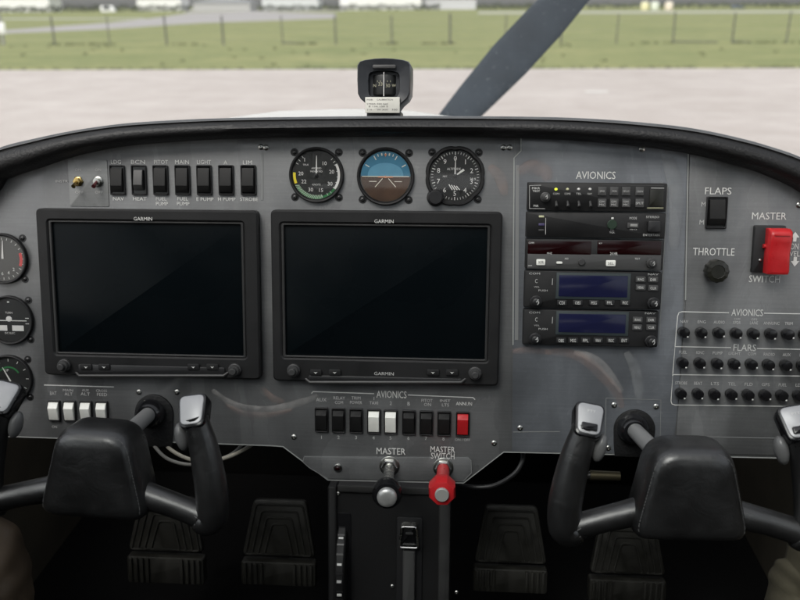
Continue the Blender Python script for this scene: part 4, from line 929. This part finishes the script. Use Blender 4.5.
# ------------------------------------------------------------------ control yokes
for px, py, lb in ((153.5, 414, 'black rubber boot plate in the panel slot of the left yoke'), (634.5, 429.5, 'black rubber boot plate in the panel slot of the right yoke')):
    u, v = P(px, py, .004); t = thing('boot_plate', lb, 'boot', u, v, W1 if px > 400 else 0, 'boot plates behind the yokes')
    q = [(.0265*math.cos(rad(a)), .0265*math.sin(rad(a))) for a in range(0, 181, 9)]; bt = P(px, 446 if px < 400 else 456, 0)[1]-v
    q += [(-.0255, -.02), (-.0235, bt), (.0235, bt), (.0255, -.02)]
    MB().prism(q, .0003, .0035, .0015).build('plate', M_vinyl, t)
    mb = MB(); mb.lathe([(.0185, .003), (.0205, .008), (.0185, .016), (.0140, .021), (.0110, .0215)], 28, M=Matrix.Translation((-.003, .002, 0))); mb.build('collar', M_gloss, t)
HW = .19
hl = P(100, 469.5, HW); hr = P(687, 489.5, HW)
def trap(wt, wb, yt, yb, r, n=5):
    """rounded trapezoid loop, counter-clockwise"""
    cs = [(-wb/2, yb), (wb/2, yb), (wt/2, yt), (-wt/2, yt)]; out = []
    for i in range(4):
        p, q, s_ = Vector(cs[i-1]), Vector(cs[i]), Vector(cs[(i+1) % 4]); a = (p-q).normalized(); b = (s_-q).normalized()
        for k in range(n+1):
            t_ = k/n; out.append(tuple((q+a*r)*(1-t_)**2+q*2*t_*(1-t_)+(q+b*r)*t_*t_))
    return out
def yoke(hx, hy, shaft_uv, label, marked, turn):
    t = thing('control_yoke', label, 'yoke', hx, hy, HW, 'black leather control yokes', rot=rad(turn))
    L = []
    for z, k, ins in ((-.030, .9, .002), (-.028, .97, .001), (-.022, 1, 0), (-.010, 1, 0), (.008, 1, 0), (.0170, 1, .0016), (.0235, 1, .0045), (.0275, .965, .0060), (.0295, .90, .0075), (.0305, .75, .0080), (.0310, .4, .0080)):
        L.append([(x*k, y*k, z) for x, y in inset(trap(.082, .130, .054, -.052, .025, 6), ins)])
    MB().loft(L).build('hub_cover', M_leather, t, angle=80)
    # sewn seams down both sides of the hub face
    lp = inset(trap(.082, .130, .054, -.052, .025, 6), .0052); lq = inset(trap(.082, .130, .054, -.052, .025, 6), .0088)
    for idx in (range(11, 20), [26, 27, 0, 1, 2][:0] or [i % 28 for i in range(22, 31)]):
        for lo_, z_ in ((lp, .0240), (lq, .0262)):
            pts = [Vector((*lo_[i], z_)) for i in idx]; mb = MB()
            for p_, q_ in zip(pts[:-1], pts[1:]):
                n_ = max(1, int((q_-p_).length/.0036))
                for k in range(n_): mb.tube([p_.lerp(q_, (k+.12)/n_), p_.lerp(q_, (k+.78)/n_)], .00062, 5)
            mb.build('seam', M_thread, t)
    sv = Vector((shaft_uv[0]-hx, shaft_uv[1]-hy)); sv.rotate(Matrix.Rotation(-rad(turn), 2)); sx, sy = sv
    MB().tube([(sx, sy, -HW+.012), (sx*.55+.0, sy*.6+.004, -.075), (sx*.35, sy*.42+.006, -.012)], [.0100, .0105, .0115], 18).build('shaft', mat('shaft_metal', (.36, .36, .36), .36, metal=.5), t)
    for sg in (-1, 1):
        arm = [(.048, -.026, -.002), (.066, -.030, 0), (.085, -.0345, .001), (.104, -.040, .002), (.118, -.0445, .003)]
        MB().tube([(sg*x, y, z) for x, y, z in arm], [.0158, .0150, .0142, .0142, .0148], 18).build('arm', M_leather, t)
        grip = catmull([(.116, -.0465, .003), (.124, -.0500, .0035), (.1310, -.0440, .004), (.1315, -.022, .005), (.1280, .004, .006), (.1215, .035, .006), (.1145, .060, .006), (.1100, .073, .006)], 4)
        rr_ = [.0142+.0044*math.sin(math.pi*min(1, i/(len(grip)-1)*1.15)) for i in range(len(grip))]; rr_[0] = .0125; rr_[-1] = .0142
        g = MB().tube([(sg*x, y, z) for x, y, z in grip], rr_, 20).build('grip', M_leather, t, angle=70)
        mb = MB(); c = Vector((sg*.117, -.0442, .003))
        for k in range(10):
            a = 2*math.pi*k/10; mb.tube([(c.x-sg*.002, c.y+.0152*math.cos(a), c.z+.0152*math.sin(a)), (c.x+sg*.002, c.y+.0152*math.cos(a+.15), c.z+.0152*math.sin(a+.15))], .0006, 5)
        mb.build('seam', M_thread, g)
        # cap on the grip's head, facing up and back
        Mc = Matrix.Translation((sg*.1085, .0765, .0065)) @ Matrix.Rotation(rad(-38), 4, 'X') @ Matrix.Rotation(sg*rad(-6), 4, 'Y') @ Matrix.Rotation(sg*rad(9), 4, 'Z')
        MB().prism(trap(.0335, .0285, .0215, -.0190, .009, 5), -.014, .0045, .003, Mc).build('cap_rim', M_gloss, g)
        MB().prism(trap(.0285, .0235, .0185, -.0160, .007, 5), .004, .0066, .0016, Mc).build('cap_face', M_cap, g)
        if marked:
            MB().rbox(-.0085, -.0125, .0085, -.0045, .0062, .0095, .0015, .0010, M=Mc).build('cap_rocker', M_gloss, g)
            mb = MB(); mb.text('PTT', .001, .010, .0085, .0026, .0069, Mc); mb.build('lettering', M_white, g, smooth=False, recalc=False)
        MB().ball((0, 0, 0), .0075, .0165, .0095, M=Matrix.Translation((sg*.0955, .0470, .004)) @ Matrix.Rotation(sg*rad(14), 4, 'Z')).build('thumb_rest', mat('thumb_rest_grey', (.12, .12, .12), .32), g)
    return t
yoke(hl[0], hl[1], P(150, 413, .012), 'left control yoke, padded black leather with plain grey grip caps', False, -2.6)
yoke(hr[0], hr[1], P(633, 428.5, .012), 'right control yoke, padded black leather with a small black rocker on its grip caps', True, .8)

# ------------------------------------------------------------------ compass on the glareshield
u, v = P(383.3, 112.5, -.02); t = thing('compass', 'black magnetic compass on top of the glareshield with a cream placard below', 'compass', u, v, -.045)
k = (P(384, 100, -.02)[0]-P(383, 100, -.02)[0])
def q(px, py): return ((px-383.3)*k, (112.5-py)*k)
outl = [q(*p) for p in ((371, 111), (366, 104), (360, 99), (357.2, 94), (356.6, 80), (356.8, 66), (359, 62.6), (364, 61), (374, 59.6), (383.5, 59.2), (393, 59.6), (403, 61), (408.3, 62.8), (410.4, 66), (410.6, 80), (410, 94), (407.4, 99), (401.5, 104), (396.5, 111))]
wn = [q(*p) for p in ((375, 97.5), (371.5, 97), (369.4, 95), (368.8, 91), (368.6, 81), (369, 76), (370.6, 73.6), (373.5, 72.6), (378, 72), (383.5, 71.8), (389, 72), (393.5, 72.6), (396.5, 73.6), (398.2, 76), (398.6, 81), (398.4, 91), (397.6, 95), (395.5, 97), (392, 97.5))]
mb = MB(); L = [[(x*.72, y*.8+.006, -.05) for x, y in outl], [(x, y, -.03) for x, y in outl], [(x, y, .018) for x, y in outl], [(x*.985, y*.985+.0005, .0225) for x, y in outl], [(x*.955, y*.955+.0018, .0245) for x, y in outl], [(x*1.06, y*1.02-.0005, .0215) for x, y in wn], [(x, y, .012) for x, y in wn]]
mb.loft(L, True, True).build('case', mat('compass_black', (.020, .022, .026), .4, noise=(40, .15), rvar=(40, .32, .5)), t, angle=40)
c0_ = q(383.5, 85); MB().lathe([(.0168, -.0125), (.0175, -.010), (.0175, .010), (.0168, .0125)], 28, M=Matrix.Translation((c0_[0], c0_[1], .003)) @ Matrix.Rotation(rad(90), 4, 'X')).build('card', M_dial, t)
mb = MB()
for tx, px, py, h in (('N', 374.3, 86, 3.0), ('33', 380, 84.5, 3.4), ('30', 387.5, 86, 3.4), ('W', 393.5, 86, 2.6)):
    a = q(px, py); mb.text(tx, *a, None, h*k, .0210)
for px in (377, 380, 387, 390): a = q(px, 81); b = q(px, 82.6); mb.bar(*a, *b, .0006, .0209)
mb.build('card_marking', mat('compass_cream', (.30, .29, .21), .5), t, smooth=False, recalc=False)
a = q(383.5, 73); b = q(383.5, 96.5); MB().box(a[0]-.0006, b[1], .0215, a[0]+.0006, a[1], .0225).build('lubber_line', M_dim, t, smooth=False)
a = q(372.5, 69.7); b = q(395.5, 66.2); MB().rbox(a[0], a[1], b[0], b[1], .0238, .0256, .0012, .0006).build('top_highlight_strip', M_mid, t)  # highlight along the case top, modelled as a lighter grey strip
a = q(365.3, 113); b = q(399.8, 97.6); MB().rbox(a[0], a[1], b[0], b[1], .0255, .0275, .0008, .0004).build('placard', M_label, t)
mb = MB()
for tx, x0, y0, x1, y1 in (('FOR', 367, 99.6, 373, 101), ('CALIBRATION', 377, 99.4, 393, 100.9), ('STEER 030 060', 367, 103.6, 388, 105), ('E 120 150 S', 369, 106, 388, 107.4), ('210', 367, 109.3, 372, 110.6), ('W 300', 377, 109.3, 388, 110.6), ('330', 392, 109, 397.5, 110.6)):
    a = q(x0, y1); b = q(x1, y0); mb.text(tx, (a[0]+b[0])/2, (a[1]+b[1])/2, b[0]-a[0], b[1]-a[1], .0277)
mb.build('placard_lettering', M_ink, t, smooth=False, recalc=False)
MB().rbox(-.022, -.030, .022, .004, -.03, .020, .004, .002).build('foot', M_black, t)

# ------------------------------------------------------------------ centre console
WC = -.012
cx0, cy0 = P(329.5, 487, WC); cx1, _ = P(449.5, 487, WC)
t = thing('centre_console', 'black centre console box below the two pull knobs', 'console', (cx0+cx1)/2, cy0, WC); hw = (cx1-cx0)/2
MB().box(-hw, -.40, -.30, hw, 0, -.003).build('front_panel', M_console, t, smooth=False)
MB().rbox(hw-.014, -.40, hw+.002, .002, -.30, .004, .003, .002).build('side_rail', M_rail, t); MB().rbox(-hw-.002, -.40, -hw+.010, .002, -.30, .004, .003, .002).build('side_rail', M_console, t)
MB().rbox(-hw+.011, -.006, hw-.015, .0035, -.29, .002, .002, .001).build('top_lip', M_rail, t)
for px, py in ((392, 587), (456.5, 592), (338, 494)):
    x, y = P(px, py, WC); s_ = screw_mb(.0028).build('screw', M_screw, t); s_.location = (x-(cx0+cx1)/2, y-cy0, -.0025 if px < 450 else .001)
x, y = P(340, 572, .01); tw_ = thing('trim_wheel', 'black trim wheel with white marks on the left of the console', 'wheel', x, y, WC-.006)
Mx = Matrix.Translation((0, -.012, -.045)) @ Matrix.Rotation(rad(90), 4, 'Y')
rw = .082; w2 = .0062
MB().lathe([(rw*.7, -w2), (rw*.97, -w2), (rw, -w2*.7), (rw, w2*.7), (rw*.97, w2), (rw*.7, w2)], 72, M=Mx).build('rim', M_satin, tw_)
mb = MB()
for i in range(40):
    a = rad(9*i); c, s_ = math.cos(a), math.sin(a); mb.box(-w2*.75, -.0012, 0, w2*.75, .0012, .0016, M=Matrix.Translation((0, -.012, -.045)) @ Matrix.Rotation(a, 4, 'X') @ Matrix.Translation((0, 0, rw-.0005)))
mb.build('rib', M_black, tw_, smooth=False)
for i, a in enumerate((-42, -18, -2, 12, 26, 40)):
    MB().box(-w2*.5, -.0015, 0, w2*.5, .0015, .0024, M=Matrix.Translation((0, -.012, -.045)) @ Matrix.Rotation(rad(a), 4, 'X') @ Matrix.Translation((0, 0, rw-.0005))).build('white_mark', M_dim if i in (0, 2) else M_white, tw_, smooth=False)
MB().rbox(-.0125, -.10, .0125, .075, .0022, .0045, .004, .001).build('slot_plate', M_gloss, tw_)
x, y = P(408, 543, .02); t = thing('latch_lever', 'black lever with a chrome edged handle on the console', 'lever', x, y, WC-.003)
lo = trap(.022, .028, .0165, -.0155, .005, 5); li = inset(lo, .0024)
MB().frame(lo, li, .004, .020, .001, .004).build('handle_ring', M_metal, t)
MB().prism(inset(lo, .003), .004, .0165, .002).build('handle', M_gloss, t); MB().rbox(-.0045, .004, .006, .007, .0165, .0185, .0008, .0005).build('handle_rib', M_mid, t)
MB().rbox(-.018, -.16, .018, .022, 0.0003, .003, .004, .001).build('slot_plate', M_black, t); MB().rbox(-.0085, -.13, .0085, -.022, .002, .012, .003, .0025).build('lever_arm', M_grad, t)

# ------------------------------------------------------------------ rudder pedals
WPd = -.14
pl = ['leftmost rudder pedal, half behind the left yoke', 'ribbed rudder pedal just left of the console', 'ribbed rudder pedal just right of the console', 'rightmost rudder pedal, below the right yoke']
for (x0, x1, yt, ym, yb), lb in zip(((128, 203, 500, 550, 583), (242, 315, 503, 555, 585), (474, 547, 509, 562, 592), (590, 666, 522, 573, 602)), pl):
    a = P(x0, ym, WPd); b = P(x1, ym, WPd); top_ = P((x0+x1)/2, yt, WPd)[1]; bot = P((x0+x1)/2, yb, WPd)[1]; cx = (a[0]+b[0])/2; w_ = b[0]-a[0]; mid = a[1]
    t = thing('rudder_pedal', lb, 'pedal', cx, mid, WPd, 'rudder pedals in the dark footwell')
    Mt = Matrix.Rotation(rad(-10), 4, 'X'); hh = top_-mid
    MB().prism(trap(w_*.72, w_, hh, 0, .008), -.012, 0, .003, Mt).build('plate', M_pedal, t)
    for k in range(4):
        lo = trap(w_*(.66-.15*k), w_*(.93-.17*k), hh-.006-.010*k, .001, .006); li = inset(lo, .0028)
        MB().frame(lo, li, -.001, .0028, .0008, -.001, Mt).build('rib', M_pedal, t)
    lb_ = mid-.013; MB().rbox(-w_*.51, bot-mid, w_*.51, -.008, -.014, .004, .004, .003).build('lower_bar', M_pedal, t)
    for k in (-6, -5, -4, -3, 3, 4, 5, 6):
        MB().rbox(k*w_*.075-.0022, bot-mid+.003, k*w_*.075+.0022, -.010, .003, .008, .001, .0008).build('tread_rib', M_pedal, t)
    MB().tube([(0, hh*.4, -.012), (0, hh*.2-.02, -.10), (0, -.10, -.17)], .010, 10).build('pedal_arm', M_black, t)

# ------------------------------------------------------------------ cables and rods under the panel
def cable(name, pts, r, m, label, cat, rr_=None):
    q = [Vector((*P(px, py, w), w)) for px, py, w in pts]; o = Vector(q[0]); t = MB()
    c = catmull([tuple(p-o) for p in q], 6); t.tube(c, r, 10); ob = t.build(name, m); ob.matrix_world = PM @ Matrix.Translation(o); tag(ob, label, cat); return ob
cable('cable', [(163, 440, -.02), (170, 449, .005), (186, 458, .012), (205, 461.5, .01), (228, 457, 0), (250, 446, -.03), (262, 436, -.06)], .0026, M_cable, 'beige cable sagging below the panel behind the left yoke grip, the lower one', 'cable')
cable('cable', [(150, 437, -.02), (156, 448, .004), (168, 459, .012), (188, 464.5, .012), (210, 462, .01), (232, 454, -.01), (246, 440, -.05)], .0024, mat('grey_cable', (.17, .165, .15), .5), 'grey cable sagging beside the beige one behind the left yoke', 'cable')
cable('cable', [(523, 452, -.03), (522, 462, -.02), (513, 475, -.015), (492, 486, -.02), (464, 486, -.03), (440, 478, -.05)], .0032, M_black, 'black cable looping under the panel right of the console', 'cable')
u0 = P(570, 474.5, -.05); u1 = P(620, 475.5, -.05); t = thing('push_rod', 'grey and brass push rod under the panel left of the right yoke shaft', 'rod', u0[0], u0[1], -.05)
l = u1[0]-u0[0]; Mx = Matrix.Rotation(rad(90), 4, 'Y')
MB().lathe([(.0055, 0), (.0055, l*.42)], 16, M=Mx).build('rod', mat('dull_rod', (.09, .09, .088), .4, metal=.8), t); MB().lathe([(.0068, l*.40), (.0068, l*.43), (.0062, l*.95), (.0062, l)], 16, M=Mx).build('brass_sleeve', M_dullbrass, t)

# ------------------------------------------------------------------ things at the lower corners
def pouch(pts, depth, name, m, label, cat, ox, oy, folds):
    """soft upholstered form: an outline blown up into a cushion with creases"""
    u, v = P(*pts[0][:2], .02); t = thing(name, label, cat, u, v, -.02)
    lo = [tuple(Vector(P(px+ox, py+oy, .02))-Vector((u, v))) for px, py in pts]; cx = sum(p[0] for p in lo)/len(lo); cy = sum(p[1] for p in lo)/len(lo)
    sm = catmull(lo+[lo[0]], 5)[:-1]; mb = MB(); L = []
    for z, k in ((-depth, .80), (-depth*.7, .96), (-depth*.2, 1.0), (depth*.15, .99), (depth*.45, .93), (depth*.65, .80), (depth*.78, .58), (depth*.82, .3)):
        ring = []
        for i, (x, y) in enumerate(sm):
            a = math.atan2(y-cy, x-cx); f = 1+folds*.05*math.sin(a*9+z*40)*(k > .5); ring.append((cx+(x-cx)*k*f, cy+(y-cy)*k*f, z+folds*.008*math.sin(x*90+y*40)))
        L.append(ring)
    body = mb.loft(L).build('body', m, t, angle=80)
    return t
M_lbrown = mat('brown_leather', (.072, .052, .034), .6, noise=(16, .35), bump=(60, .4), rvar=(20, .4, .6))
M_khaki = mat('khaki_canvas', (.085, .075, .048), .85, noise=(14, .25), bump=(90, .6))
t = pouch([(-60, 512), (-20, 506), (2, 520), (14, 540), (23, 566), (28, 600), (26, 640), (-20, 660), (-80, 640), (-90, 560)], .05, 'door_cushion', M_lbrown, 'brown leather side cushion at the lower left corner', 'cushion', -17, 24, .6)
t = pouch([(788, 555), (782, 562), (774, 578), (766, 600), (762, 640), (800, 660), (850, 640), (860, 580), (840, 540), (812, 528), (794, 534), (790, 546)], .045, 'canvas_pouch', M_khaki, 'creased khaki canvas pouch at the lower right corner', 'pouch', 16, 24, 1.0)
